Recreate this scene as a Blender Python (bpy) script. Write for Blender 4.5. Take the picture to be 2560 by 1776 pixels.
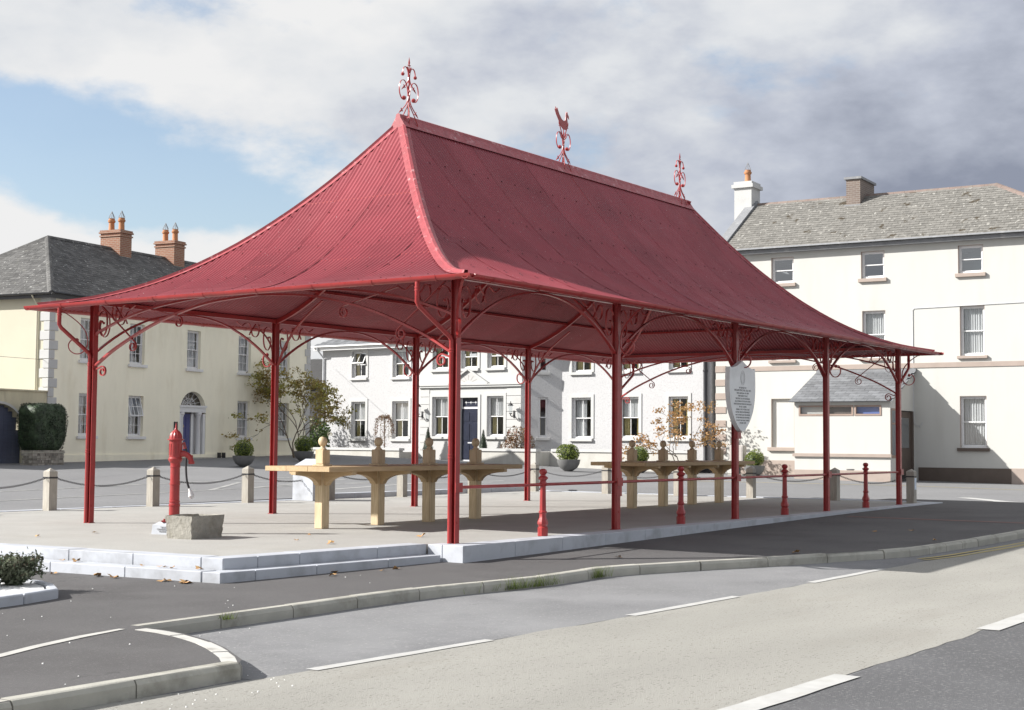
import bpy, bmesh, math, random
from math import sin, cos, pi, radians, sqrt, atan2, exp
from mathutils import Vector, Matrix

for o in list(bpy.data.objects): bpy.data.objects.remove(o, do_unlink=True)
SC = bpy.context.scene
COL = SC.collection
random.seed(7)

# ------------------------------------------------------------------ camera
cam_d = bpy.data.cameras.new('camera'); cam = bpy.data.objects.new('camera', cam_d); COL.objects.link(cam)
RT = Vector((0.57060995, -0.82118678, 0.00752063)); UP = Vector((-0.05388414, -0.02830068, 0.99814607)); FW = Vector((0.81945151, 0.56995732, 0.06039759))
cam.matrix_world = Matrix(((RT.x, UP.x, -FW.x, -14.7117), (RT.y, UP.y, -FW.y, -11.1068), (RT.z, UP.z, -FW.z, 1.2817), (0, 0, 0, 1)))
cam_d.sensor_width = 36; cam_d.lens = 50.954; cam_d.clip_start = .1; cam_d.clip_end = 3000
SC.camera = cam

# ------------------------------------------------------------------ world and sun
SUN_EL = radians(32.3); SUN_AZ = radians(130)            # direction TO the sun, measured from +x
wd = bpy.data.worlds.new('World'); SC.world = wd; wd.use_nodes = True
nt = wd.node_tree; nt.nodes.clear(); N = nt.nodes.new; L = nt.links.new
def wmath(op, a, b=None, c=None, clamp=False):
    n = N('ShaderNodeMath'); n.operation = op; n.use_clamp = clamp
    for i, v in enumerate((a, b, c)):
        if v is None: continue
        if isinstance(v, (int, float)): n.inputs[i].default_value = v
        else: L(v, n.inputs[i])
    return n.outputs[0]
out = N('ShaderNodeOutputWorld'); tc = N('ShaderNodeTexCoord')
sky = N('ShaderNodeTexSky'); sky.sky_type = 'NISHITA'; sky.sun_disc = False
sky.sun_elevation = SUN_EL; sky.sun_rotation = radians(-40); sky.air_density = 1.0; sky.dust_density = 1.2; sky.ozone_density = 1.0
bg1 = N('ShaderNodeBackground'); bg1.inputs['Strength'].default_value = .088; L(sky.outputs[0], bg1.inputs['Color'])
sep = N('ShaderNodeSeparateXYZ'); L(tc.outputs['Generated'], sep.inputs[0])
zz = wmath('MAXIMUM', sep.outputs[2], 0.0)
lat = wmath('ADD', wmath('MULTIPLY', sep.outputs[0], .571), wmath('MULTIPLY', sep.outputs[1], -.821))   # along the street
fwd = wmath('ADD', wmath('MULTIPLY', sep.outputs[0], .821), wmath('MULTIPLY', sep.outputs[1], .571))
comb = N('ShaderNodeCombineXYZ'); L(lat, comb.inputs[0]); L(fwd, comb.inputs[1]); L(wmath('MULTIPLY', zz, 1.9), comb.inputs[2])
def wnoise(scale, detail, off, rough=.55, dist=0.):
    m = N('ShaderNodeMapping'); m.inputs['Location'].default_value = off; L(comb.outputs[0], m.inputs[0])
    n = N('ShaderNodeTexNoise'); n.inputs['Scale'].default_value = scale; n.inputs['Detail'].default_value = detail
    n.inputs['Roughness'].default_value = rough; n.inputs['Distortion'].default_value = dist; L(m.outputs[0], n.inputs['Vector'])
    return n.outputs['Fac']
def bump1(v, c, w):      # smooth hump exp(-((v-c)/w)^2)
    d = wmath('DIVIDE', wmath('SUBTRACT', v, c), w)
    return wmath('POWER', 2.718, wmath('MULTIPLY', wmath('MULTIPLY', d, d), -1.0))
n1 = wnoise(5.2, 9, (3.1, .4, 1.7), .56)
n2 = wmath('ADD', wmath('MULTIPLY', wmath('SUBTRACT', wnoise(3.6, 7, (8.3, 2.2, .9), .55), .5), 1.45), .5)
lx = wmath('ADD', lat, .28)
gap = wmath('MULTIPLY', bump1(lat, -.30, .15), bump1(wmath('ADD', zz, wmath('MULTIPLY', lx, .36)), .193, .036))
btop = wmath('ADD', zz, wmath('MULTIPLY', wmath('ADD', lat, .36), .16))
bank = wmath('MULTIPLY', bump1(lat, -.38, .20), bump1(btop, .125, .034))
n3 = wnoise(13., 8, (1.2, 5.5, 3.3), .6)
cov = wmath('ADD', wmath('ADD', wmath('MULTIPLY', wmath('SUBTRACT', n1, .5), 1.5), wmath('MULTIPLY', wmath('SUBTRACT', n3, .5), .35)), .69)
cov = wmath('ADD', cov, wmath('MULTIPLY', bank, .34))
cov = wmath('SUBTRACT', cov, wmath('MULTIPLY', gap, .46))
mr = N('ShaderNodeMapRange'); mr.interpolation_type = 'SMOOTHSTEP'; mr.inputs['From Min'].default_value = .44; mr.inputs['From Max'].default_value = .68; mr.inputs['To Min'].default_value = .12; L(cov, mr.inputs[0])
shade = wmath('SUBTRACT', wmath('ADD', wmath('SUBTRACT', n2, .09), wmath('MULTIPLY', bump1(lat, .38, .26), .25)), wmath('MULTIPLY', bank, .20))
cr = N('ShaderNodeValToRGB'); L(shade, cr.inputs[0])
e = cr.color_ramp.elements
e[0].position = .36; e[0].color = (1., 1., 1., 1); e[1].position = .80; e[1].color = (.33, .365, .46, 1)
q = e.new(.50); q.color = (.86, .885, .92, 1); q = e.new(.63); q.color = (.60, .64, .74, 1)
bg2 = N('ShaderNodeBackground'); bg2.inputs['Strength'].default_value = .46; L(cr.outputs[0], bg2.inputs['Color'])
mx = N('ShaderNodeMixShader'); L(mr.outputs[0], mx.inputs[0]); L(bg1.outputs[0], mx.inputs[1]); L(bg2.outputs[0], mx.inputs[2]); L(mx.outputs[0], out.inputs[0])

sun_d = bpy.data.lights.new('sun', 'SUN'); sun_d.energy = 4.5; sun_d.angle = radians(.53); sun_d.color = (1, .97, .925)
sun = bpy.data.objects.new('sun', sun_d); COL.objects.link(sun)
to_sun = Vector((cos(SUN_EL)*cos(SUN_AZ), cos(SUN_EL)*sin(SUN_AZ), sin(SUN_EL)))
sun.rotation_euler = to_sun.to_track_quat('Z', 'Y').to_euler(); sun.location = to_sun*60

SC.render.engine = 'CYCLES'
vs = SC.view_settings; vs.view_transform = 'Standard'; vs.look = 'None'; vs.exposure = .92; vs.gamma = 1; vs.use_curve_mapping = False

# ------------------------------------------------------------------ levels of the place
def sst(a, b, x):
    t = min(1, max(0, (x-a)/(b-a))); return t*t*(3-2*t)
def P(x): return -.235+.225*sst(-6, 18, x)                    # pavement level
def kb(x): return .115*(1-.9*sst(15, 23, x))                  # kerb upstand
def H(x, y):                                                  # carriageway and square
    x = min(70, max(-60, x)); y = min(60, max(-60, y))
    b = sst(1, 10, y+max(x-17, 0)*.45)
    back = -.199+.0037*x+.0182*y+.13*sst(12, 36, x)*sst(16, 30, y)
    back += .24*sst(14, 26, y)*(1-sst(28, 35, x))
    return (P(x)-kb(x))*(1-b)+back*b

# ------------------------------------------------------------------ materials
MATS = {}
def mat(name, col, rough=.6, var=.12, scale=6., detail=4., metal=0., bump=0., bscale=60., coat=0., spec=.5, obj_rand=0., island=0., stain=None, stain_scale=1.5, stain_lo=.5, stain_hi=.7, speck=None, spk=(.62, .7), spkscale=80., coord='Object', stretch=(1, 1, 1), trans=0., hue2=None, rvar=0., crack=None):
    """one procedural material: base colour, soft variation, optional stain, specks, bump"""
    m = bpy.data.materials.new(name); m.use_nodes = True; t = m.node_tree; nn = t.nodes; ll = t.links
    b = nn['Principled BSDF']; b.inputs['Roughness'].default_value = rough; b.inputs['Metallic'].default_value = metal
    b.inputs['Specular IOR Level'].default_value = spec; b.inputs['Coat Weight'].default_value = coat; b.inputs['Coat Roughness'].default_value = .15
    tcn = nn.new('ShaderNodeTexCoord'); mp = nn.new('ShaderNodeMapping'); mp.inputs['Scale'].default_value = stretch
    if coord == 'World':
        g = nn.new('ShaderNodeNewGeometry'); ll.new(g.outputs['Position'], mp.inputs[0])
    else: ll.new(tcn.outputs[coord], mp.inputs[0])
    def noise(sc, de, ro=.55):
        n = nn.new('ShaderNodeTexNoise'); n.inputs['Scale'].default_value = sc; n.inputs['Detail'].default_value = de; n.inputs['Roughness'].default_value = ro
        ll.new(mp.outputs[0], n.inputs['Vector']); return n.outputs['Fac']
    def mixc(fac, a, bb):
        x = nn.new('ShaderNodeMix'); x.data_type = 'RGBA'
        for i, v in ((6, a), (7, bb)):
            if isinstance(v, tuple): x.inputs[i].default_value = (*v, 1)
            else: ll.new(v, x.inputs[i])
        if isinstance(fac, (int, float)): x.inputs[0].default_value = fac
        else: ll.new(fac, x.inputs[0])
        return x.outputs[2]
    def rng(v, a, bb, lo=0., hi=1.):
        x = nn.new('ShaderNodeMapRange'); x.inputs[1].default_value = a; x.inputs[2].default_value = bb; x.inputs[3].default_value = lo; x.inputs[4].default_value = hi
        ll.new(v, x.inputs[0]); return x.outputs[0]
    dk = tuple(c*(1-var) for c in col); lt = tuple(min(1, c*(1+var)) for c in col)
    if hue2: dk = hue2
    fac = rng(noise(scale, detail), .3, .7)
    c = mixc(fac, dk, lt)
    if obj_rand or island:
        oi = nn.new('ShaderNodeObjectInfo'); ge = nn.new('ShaderNodeNewGeometry')
        ad = nn.new('ShaderNodeMath'); ad.operation = 'ADD'; ll.new(oi.outputs['Random'], ad.inputs[0]); ll.new(ge.outputs['Random Per Island'], ad.inputs[1])
        fr = nn.new('ShaderNodeMath'); fr.operation = 'FRACT'; ll.new(ad.outputs[0], fr.inputs[0])
        k = max(obj_rand, island)
        hs = nn.new('ShaderNodeHueSaturation'); ll.new(c, hs.inputs['Color']); ll.new(rng(fr.outputs[0], 0, 1, 1-k, 1+k), hs.inputs['Value']); c = hs.outputs[0]
    if stain: c = mixc(rng(noise(stain_scale, 6, .62), stain_lo, stain_hi, 0, 1), c, stain)
    if speck: c = mixc(rng(noise(spkscale, 2, .5), spk[0], spk[1]), c, speck)
    if crack:                       # (colour, scale, width, stretch): thin broken cracks
        m2 = nn.new('ShaderNodeMapping'); m2.inputs['Scale'].default_value = crack[3]; g2 = nn.new('ShaderNodeNewGeometry'); ll.new(g2.outputs['Position'], m2.inputs[0])
        n_ = nn.new('ShaderNodeTexNoise'); n_.inputs['Scale'].default_value = crack[1]; n_.inputs['Detail'].default_value = 5; n_.inputs['Roughness'].default_value = .6; ll.new(m2.outputs[0], n_.inputs['Vector'])
        sb_ = nn.new('ShaderNodeMath'); sb_.operation = 'SUBTRACT'; ll.new(n_.outputs['Fac'], sb_.inputs[0]); sb_.inputs[1].default_value = .5
        ab = nn.new('ShaderNodeMath'); ab.operation = 'ABSOLUTE'; ll.new(sb_.outputs[0], ab.inputs[0])
        li = rng(ab.outputs[0], crack[2], 0., 0., 1.); ms_ = rng(noise(crack[1]*.8, 4), .56, .70); mu = nn.new('ShaderNodeMath'); mu.operation = 'MULTIPLY'; mu.use_clamp = True; ll.new(li, mu.inputs[0]); ll.new(ms_, mu.inputs[1])
        c = mixc(mu.outputs[0], c, crack[0])
    ll.new(c, b.inputs['Base Color'])
    if rvar: ll.new(rng(noise(scale*1.7, 5), .3, .7, max(.02, rough-rvar), min(1, rough+rvar)), b.inputs['Roughness'])
    if bump:
        bn = nn.new('ShaderNodeBump'); bn.inputs['Strength'].default_value = bump; bn.inputs['Distance'].default_value = .02
        ll.new(noise(bscale, 4, .6), bn.inputs['Height']); ll.new(bn.outputs[0], b.inputs['Normal'])
    if trans:
        tr = nn.new('ShaderNodeBsdfTranslucent'); ll.new(c, tr.inputs[0]); ms = nn.new('ShaderNodeMixShader'); ms.inputs[0].default_value = trans
        ll.new(b.outputs[0], ms.inputs[1]); ll.new(tr.outputs[0], ms.inputs[2]); ll.new(ms.outputs[0], nn['Material Output'].inputs[0])
    MATS[name] = m; return m
def glass(name, refl, tint):
    m = bpy.data.materials.new(name); m.use_nodes = True; t = m.node_tree; t.nodes.clear()
    o = t.nodes.new('ShaderNodeOutputMaterial'); a = t.nodes.new('ShaderNodeBsdfTransparent'); a.inputs[0].default_value = (*tint, 1)
    g = t.nodes.new('ShaderNodeBsdfGlossy'); g.inputs['Roughness'].default_value = .03; g.inputs['Color'].default_value = (.95, .97, 1, 1)
    lw = t.nodes.new('ShaderNodeLayerWeight'); lw.inputs[0].default_value = .5
    pw = t.nodes.new('ShaderNodeMath'); pw.operation = 'POWER'; t.links.new(lw.outputs['Facing'], pw.inputs[0]); pw.inputs[1].default_value = 3.; ma = t.nodes.new('ShaderNodeMath'); ma.operation = 'MULTIPLY_ADD'; t.links.new(pw.outputs[0], ma.inputs[0]); ma.inputs[1].default_value = 1-refl; ma.inputs[2].default_value = refl
    tcn = t.nodes.new('ShaderNodeTexCoord'); n = t.nodes.new('ShaderNodeTexNoise'); n.inputs['Scale'].default_value = 2.2; t.links.new(tcn.outputs['Object'], n.inputs['Vector'])
    bn = t.nodes.new('ShaderNodeBump'); bn.inputs['Strength'].default_value = .06; t.links.new(n.outputs['Fac'], bn.inputs['Height']); t.links.new(bn.outputs[0], g.inputs['Normal'])
    mm = t.nodes.new('ShaderNodeMixShader'); t.links.new(ma.outputs[0], mm.inputs[0]); t.links.new(a.outputs[0], mm.inputs[1]); t.links.new(g.outputs[0], mm.inputs[2]); t.links.new(mm.outputs[0], o.inputs[0])
    MATS[name] = m; return m

mat('red_paint', (.335, .030, .030), .36, .12, 3, rvar=.10, coat=.12, stain=(.24, .030, .026), stain_scale=5, stain_lo=.52, stain_hi=.75, bump=.05, bscale=35, obj_rand=.06)
mat('roof_paint', (.250, .044, .056), .46, .13, 1.1, 6, rvar=.07, spec=.4, speck=(.55, .42, .42), spk=(.745, .76), spkscale=38, obj_rand=.08, coord='World', stain=(.285, .058, .068), stain_scale=.7, stain_lo=.5, stain_hi=.80)
mat('bolt_paint', (.13, .028, .032), .5, .1, 9)
mat('capping_paint', (.33, .065, .075), .5, .16, 7, 6, rvar=.1, stain=(.62, .38, .38), stain_scale=9, stain_lo=.58, stain_hi=.75)
mat('gravel', (.365, .357, .335), .92, .07, 1.2, 5, bump=.35, bscale=140, speck=(.20, .19, .172), spk=(.60, .70), spkscale=64, coord='World', stain=(.325, .31, .28), stain_scale=.5, stain_lo=.52, stain_hi=.75)
mat('white_stone', (.455, .475, .515), .7, .05, 2.5, 5, bump=.08, bscale=60, obj_rand=.05, stain=(.31, .32, .34), stain_scale=2.3, stain_lo=.5, stain_hi=.74, coord='World')
mat('kerb_concrete', (.40, .388, .342), .85, .12, 4, 6, bump=.25, bscale=90, obj_rand=.08, stain=(.21, .20, .165), stain_scale=2.2, stain_lo=.52, stain_hi=.72, coord='World')
mat('pale_kerb', (.47, .46, .43), .85, .08, 5, 5, bump=.2, bscale=90, obj_rand=.05, stain=(.26, .245, .22), stain_scale=3, stain_lo=.58, stain_hi=.75, coord='World')
mat('pavement_asphalt', (.098, .094, .094), .88, .14, .8, 6, bump=.5, bscale=170, speck=(.135, .128, .125), spk=(.58, .70), spkscale=58, coord='World', stain=(.068, .064, .064), stain_scale=.45, crack=((.045, .043, .043), .9, .010, (.8, 1.2, 1)), stain_lo=.5, stain_hi=.72)
mat('square_asphalt', (.182, .182, .186), .88, .12, .25, 7, bump=.3, bscale=120, speck=(.28, .277, .27), spk=(.6, .7), spkscale=34, coord='World', stain=(.168, .167, .170), stain_scale=.16, stain_lo=.48, stain_hi=.68, stretch=(1, 1, 1))
mat('bay_asphalt', (.215, .215, .219), .88, .14, .7, 7, bump=.5, bscale=120, speck=(.29, .287, .28), spk=(.59, .72), spkscale=36, coord='World', crack=((.12, .12, .123), 1.3, .006, (.5, 1.8, 1)), stain=(.16, .16, .166), stain_scale=.55, stain_lo=.5, stain_hi=.7)
mat('lane_chippings', (.318, .308, .278), .92, .10, .6, 7, bump=.55, bscale=120, speck=(.18, .17, .15), spk=(.61, .70), spkscale=42, coord='World', crack=((.17, .162, .145), 1.6, .006, (.35, 2.4, 1)), stain=(.285, .27, .238), stain_scale=.8, stain_lo=.58, stain_hi=.80, stretch=(.6, 1.6, 1))
mat('dark_lane', (.105, .105, .109), .9, .14, .8, 6, bump=.6, bscale=110, speck=(.20, .20, .20), spk=(.56, .72), spkscale=34, coord='World')
mat('line_paint', (.46, .457, .44), .7, .08, 6, 6, bump=.2, bscale=120, stain=(.42, .41, .38), stain_scale=7, stain_lo=.56, stain_hi=.72, coord='World')
mat('faded_line', (.36, .36, .345), .8, .1, 5, 6, stain=(.2, .2, .197), stain_scale=4, stain_lo=.45, stain_hi=.66, coord='World')
mat('yellow_line', (.44, .36, .15), .8, .1, 5, 6, stain=(.30, .27, .18), stain_scale=5, stain_lo=.5, stain_hi=.7, coord='World')
mat('red_tarmac', (.22, .115, .10), .9, .12, 4, 6, bump=.3, bscale=150, coord='World')
mat('oak', (.47, .345, .20), .62, .17, 3, 6, stretch=(1, 9, 9), obj_rand=.07, bump=.1, bscale=18, hue2=(.42, .30, .165), rvar=.1)  # boards and corbels: browner than oak_post, shade put into the wood colour
mat('oak_post', (.56, .455, .30), .62, .17, 3, 6, stretch=(9, 9, 1), obj_rand=.07, bump=.1, bscale=18, hue2=(.45, .34, .20), rvar=.1)
mat('weathered_wood', (.37, .345, .30), .8, .16, 3, 6, stretch=(10, 10, 1), obj_rand=.09, bump=.25, bscale=14, stain=(.25, .21, .16), stain_scale=2.6, stain_lo=.54, stain_hi=.74)
mat('black_iron', (.03, .03, .033), .5, .2, 10)
mat('chain_iron', (.075, .075, .08), .5, .2, 10, metal=.3)
mat('trough_stone', (.30, .285, .25), .92, .2, 6, 8, bump=1.0, bscale=22, stain=(.20, .185, .15), stain_scale=5, stain_lo=.5, stain_hi=.72)
mat('white_paint', (.70, .70, .70), .5, .03, 3)
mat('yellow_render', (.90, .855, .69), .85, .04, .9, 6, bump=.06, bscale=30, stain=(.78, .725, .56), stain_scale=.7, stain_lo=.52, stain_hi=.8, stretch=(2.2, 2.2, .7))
mat('yellow_render_sunlit', (.55, .52, .41), .85, .03, .9, 5, bump=.06, bscale=30)  # same yellow paint as yellow_render, its colour set apart for the sunlit side
mat('cream_render', (.535, .53, .50), .85, .025, .6, 6, bump=.05, bscale=25, stain=(.50, .492, .46), stain_scale=.7, stain_lo=.5, stain_hi=.75, stretch=(1.8, 1.8, .4))
mat('pebbledash', (.495, .495, .50), .95, .06, 30, 3, bump=.9, bscale=30, speck=(.42, .415, .42), spk=(.53, .72), spkscale=15)
mat('smooth_white', (.50, .50, .49), .8, .03, 1.5, 5, stain=(.42, .415, .395), stain_scale=1.2, stain_lo=.55, stain_hi=.85)
mat('garden_wall', (.48, .47, .435), .9, .07, 2, 6, stain=(.38, .365, .32), stain_scale=1.3, stain_lo=.5, stain_hi=.8, bump=.1, bscale=40, stretch=(1.6, 1.6, .6))
mat('old_wall', (.58, .53, .38), .9, .08, 2, 6, stain=(.30, .27, .19), stain_scale=.9, stain_lo=.5, stain_hi=.75, stretch=(2, 2, .6))
mat('brown_trim', (.36, .295, .255), .7, .06, 3)
mat('brown_dark', (.10, .075, .06), .55, .1, 3)
mat('window_brown', (.30, .22, .18), .55, .1, 3)
mat('slate_dark', (.085, .083, .080), .8, .25, 6, 6, island=.35, obj_rand=.35, stain=(.19, .185, .155), stain_scale=2.4, stain_lo=.62, stain_hi=.75, speck=(.38, .38, .36), spk=(.66, .72), spkscale=9)
mat('slate_pale', (.172, .165, .150), .85, .2, 6, 6, island=.13, obj_rand=.13, stain=(.06, .046, .028), stain_scale=1.7, stain_lo=.60, stain_hi=.66, speck=(.36, .35, .32), spk=(.62, .70), spkscale=7, coord='World')
mat('slate_blue', (.150, .155, .165), .75, .18, 6, 6, island=.22, obj_rand=.22, stain=(.22, .225, .23), stain_scale=4, stain_lo=.55, stain_hi=.8)
mat('slate_wall', (.035, .034, .034), .8, .2, 6)
mat('ridge_tile', (.20, .15, .13), .85, .15, 5, 6, obj_rand=.15, stain=(.2, .19, .16), stain_scale=4, stain_lo=.5, stain_hi=.75)
mat('lead', (.22, .225, .235), .7, .12, 5, 5, stain=(.36, .36, .36), stain_scale=3, stain_lo=.55, stain_hi=.75)
mat('terracotta', (.42, .19, .085), .8, .12, 6, 5, stain=(.30, .17, .10), stain_scale=6, stain_lo=.55, stain_hi=.8)
mat('black_pipe', (.022, .022, .026), .4, .2, 4)
mat('grey_pipe', (.55, .56, .58), .5, .1, 4)
mat('door_navy', (.016, .020, .040), .3, .15, 3, coat=.2)
mat('door_blue', (.020, .028, .17), .35, .1, 3, coat=.2)
mat('gate_blue', (.085, .10, .15), .6, .08, 2, stretch=(1, 1, 8))
mat('brass', (.7, .5, .2), .3, .1, 5, metal=1)
mat('net_curtain', (.78, .78, .78), .9, .05, 3, trans=.35)
mat('yellow_curtain', (.50, .42, .19), .9, .12, 4, stretch=(8, 8, 1))
mat('interior_blue', (.10, .16, .42), .8, .1, 3)
mat('cabinet_grey', (.42, .385, .36), .5, .05, 3)
mat('bowl_grey', (.15, .15, .148), .75, .1, 6, 5, bump=.1, bscale=40)
mat('soil', (.045, .035, .025), .95, .3, 20)
mat('white_gravel', (.74, .74, .73), .9, .12, 40, 3, bump=1., bscale=60)
mat('leaf_box', (.20, .235, .035), .55, .25, 9, 3, island=.5, trans=.3, hue2=(.10, .15, .025))
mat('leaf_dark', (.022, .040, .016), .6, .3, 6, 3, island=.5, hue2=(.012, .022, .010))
mat('leaf_maple', (.26, .27, .06), .5, .3, 1.6, 3, island=.45, trans=.35, hue2=(.30, .18, .07))
mat('leaf_autumn', (.40, .22, .10), .5, .25, 2, 3, island=.4, trans=.4, hue2=(.30, .19, .06))
mat('leaf_shrub', (.10, .13, .075), .55, .25, 5, 3, island=.5, trans=.2, hue2=(.13, .135, .09))
mat('leaf_red', (.10, .085, .025), .5, .3, 5, 3, island=.5, trans=.2, hue2=(.20, .055, .03))
mat('leaf_hydrangea', (.07, .115, .025), .5, .25, 3, 3, island=.45, trans=.25)
mat('flower_cream', (.70, .66, .50), .7, .1, 20, island=.15)
mat('grass_blade', (.15, .20, .04), .6, .2, 9, 3, island=.4, trans=.3)
mat('bark', (.16, .125, .09), .9, .25, 12, 6, bump=.6, bscale=40)
mat('dry_leaf', (.30, .145, .055), .7, .25, 20, 3, obj_rand=.45, hue2=(.38, .25, .11))
mat('inscription', (.30, .30, .305), .8, .05, 9)
mat('faint_inscription', (.50, .50, .50), .8, .05, 9)
mat('plaque_stone', (.86, .87, .87), .75, .05, 4, 5, obj_rand=0, stain=(.74, .75, .75), stain_scale=3, stain_lo=.5, stain_hi=.75)
mat('sticker', (.62, .70, .80), .5, .1, 9)
mat('rubble', (.27, .25, .215), .9, .25, 8, 6, island=.35, bump=.6, bscale=30)
mat('mortar', (.33, .31, .26), .95, .1, 9)
mat('litter_white', (.75, .75, .73), .8, .05, 9)
mat('brick_chimney', (.30, .15, .095), .9, .15, 8)
mat('brick_brown', (.20, .155, .13), .9, .15, 8)
def brickify(name, c2, mortar, sc):
    t = MATS[name].node_tree; b = t.nodes['Principled BSDF']; src = b.inputs['Base Color'].links[0].from_socket
    br = t.nodes.new('ShaderNodeTexBrick'); br.inputs['Scale'].default_value = sc; br.inputs['Mortar Size'].default_value = .018; br.inputs['Color2'].default_value = (*c2, 1); br.inputs['Mortar'].default_value = (*mortar, 1)
    br.inputs['Brick Width'].default_value = .5; br.inputs['Row Height'].default_value = .17
    tcn = t.nodes.new('ShaderNodeTexCoord'); sp = t.nodes.new('ShaderNodeSeparateXYZ'); cb = t.nodes.new('ShaderNodeCombineXYZ'); ad = t.nodes.new('ShaderNodeMath')
    t.links.new(tcn.outputs['Object'], sp.inputs[0]); t.links.new(sp.outputs[0], ad.inputs[0]); t.links.new(sp.outputs[1], ad.inputs[1]); t.links.new(ad.outputs[0], cb.inputs[0]); t.links.new(sp.outputs[2], cb.inputs[1])
    t.links.new(cb.outputs[0], br.inputs['Vector']); t.links.new(src, br.inputs['Color1']); t.links.new(br.outputs[0], b.inputs['Base Color'])
brickify('brick_chimney', (.27, .115, .07), (.36, .30, .24), 2.2); brickify('brick_brown', (.15, .115, .10), (.27, .245, .22), 2.2)
glass('glass_clear', .07, (.90, .92, .93)); glass('glass_sky', .24, (.5, .54, .6))

# ------------------------------------------------------------------ mesh helpers
class MB:
    def __init__(s): s.v = []; s.f = []
    def quad(s, a, b, c, d):
        i = len(s.v); s.v += [a, b, c, d]; s.f.append((i, i+1, i+2, i+3)); return s
    def poly(s, pts):
        i = len(s.v); s.v += pts; s.f.append(tuple(range(i, i+len(pts)))); return s
    def box(s, x0, x1, y0, y1, z0, z1, M=None):
        i = len(s.v); p = [(x0, y0, z0), (x1, y0, z0), (x1, y1, z0), (x0, y1, z0), (x0, y0, z1), (x1, y0, z1), (x1, y1, z1), (x0, y1, z1)]
        if M: p = [tuple(M @ Vector(q)) for q in p]
        s.v += p; s.f += [tuple(i+k for k in q) for q in ((3, 2, 1, 0), (4, 5, 6, 7), (0, 1, 5, 4), (1, 2, 6, 5), (2, 3, 7, 6), (3, 0, 4, 7))]; return s
    def prism(s, pts, z0, z1, M=None):          # CCW outline in xy
        n = len(pts); i = len(s.v); p = [(x, y, z0) for x, y in pts]+[(x, y, z1) for x, y in pts]
        if M: p = [tuple(M @ Vector(q)) for q in p]
        s.v += p; s.f.append(tuple(i+n-1-k for k in range(n))); s.f.append(tuple(i+n+k for k in range(n)))
        for k in range(n): s.f.append((i+k, i+(k+1) % n, i+n+(k+1) % n, i+n+k))
        return s
    def lathe(s, prof, n=16, M=None, cap=True, ph=0.):
        i = len(s.v); m = len(prof)
        for r, z in prof:
            for k in range(n):
                a = 2*pi*k/n+ph; q = Vector((r*cos(a), r*sin(a), z)); s.v.append(tuple(M @ q if M else q))
        for j in range(m-1):
            for k in range(n):
                a, b = i+j*n+k, i+j*n+(k+1) % n; s.f.append((a, b, b+n, a+n))
        if cap: s.f.append(tuple(i+n-1-k for k in range(n))); s.f.append(tuple(i+(m-1)*n+k for k in range(n)))
        return s
    def sweep(s, pts, sec, closed_sec=True, ref=None, cap=True, scale=None):
        """sweep a 2D section along pts; section x runs along ref (fixed) or a transported normal, y across"""
        pts = [Vector(p) for p in pts]; n = len(sec); i = len(s.v); nr = None
        for k, p in enumerate(pts):
            t = (pts[min(k+1, len(pts)-1)]-pts[max(k-1, 0)]).normalized()
            if ref is not None: u = (Vector(ref)-t*t.dot(Vector(ref))).normalized()
            else:
                if nr is None: nr = t.orthogonal()
                u = (nr-t*t.dot(nr)).normalized(); nr = u
            w = t.cross(u); sc = scale[k] if scale else 1
            for a, b in sec: s.v.append(tuple(p+u*a*sc+w*b*sc))
        m = n if closed_sec else n-1
        for k in range(len(pts)-1):
            for j in range(m):
                a = i+k*n+j; b = i+k*n+(j+1) % n; s.f.append((a, a+n, b+n, b))
        if cap and closed_sec:
            s.f.append(tuple(i+j for j in range(n))); e0 = i+(len(pts)-1)*n; s.f.append(tuple(e0+n-1-j for j in range(n)))
        return s
    def tube(s, pts, r, n=8, scale=None): return s.sweep(pts, [(r*cos(2*pi*k/n), r*sin(2*pi*k/n)) for k in range(n)], scale=scale)
    def bar(s, pts, ref, w, t): return s.sweep(pts, [(-w/2, -t/2), (w/2, -t/2), (w/2, t/2), (-w/2, t/2)], ref=ref)
    def ball(s, c, r, n=10, sq=(1, 1, 1)):
        m = n//2+1; pr = [(max(1e-4, r*sin(pi*k/m)), -r*cos(pi*k/m)) for k in range(m+1)]
        return s.lathe(pr, n, Matrix.Translation(Vector(c)) @ Matrix.Diagonal((*sq, 1)), cap=False)
    def mesh(s, name):
        me = bpy.data.meshes.new(name); me.from_pydata([tuple(v) for v in s.v], [], s.f); return me
    def build(s, name, m, parent=None, smooth=False, fix=True, bevel=0., angle=35):
        me = s.mesh(name)
        if fix or bevel:
            bm = bmesh.new(); bm.from_mesh(me)
            if fix: bmesh.ops.recalc_face_normals(bm, faces=bm.faces)
            if bevel: bmesh.ops.bevel(bm, geom=bm.edges[:], offset=bevel, segments=1, affect='EDGES', profile=.7)
            bm.to_mesh(me); bm.free()
        me.materials.append(MATS[m] if isinstance(m, str) else m)
        return link(name, me, parent, smooth, angle)
def link(name, me, parent=None, smooth=False, angle=35):
    if smooth:
        for p in me.polygons: p.use_smooth = True
        try: me.set_sharp_from_angle(angle=radians(angle))
        except Exception: pass
    o = bpy.data.objects.new(name, me); COL.objects.link(o)
    if parent: o.parent = parent
    return o
def copy_of(ob, parent=None, M=None):
    c = ob.copy(); COL.objects.link(c); c.parent = parent
    if M is not None: c.matrix_local = M
    return c
def copy_tree(ob, parent=None):
    c = ob.copy(); COL.objects.link(c); c.parent = parent
    for ch in ob.children: copy_tree(ch, c)
    return c
def empty(name, loc=(0, 0, 0), rz=0.):
    o = bpy.data.objects.new(name, None); COL.objects.link(o); o.location = loc; o.rotation_euler = (0, 0, rz); o.empty_display_size = .3; return o
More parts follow.
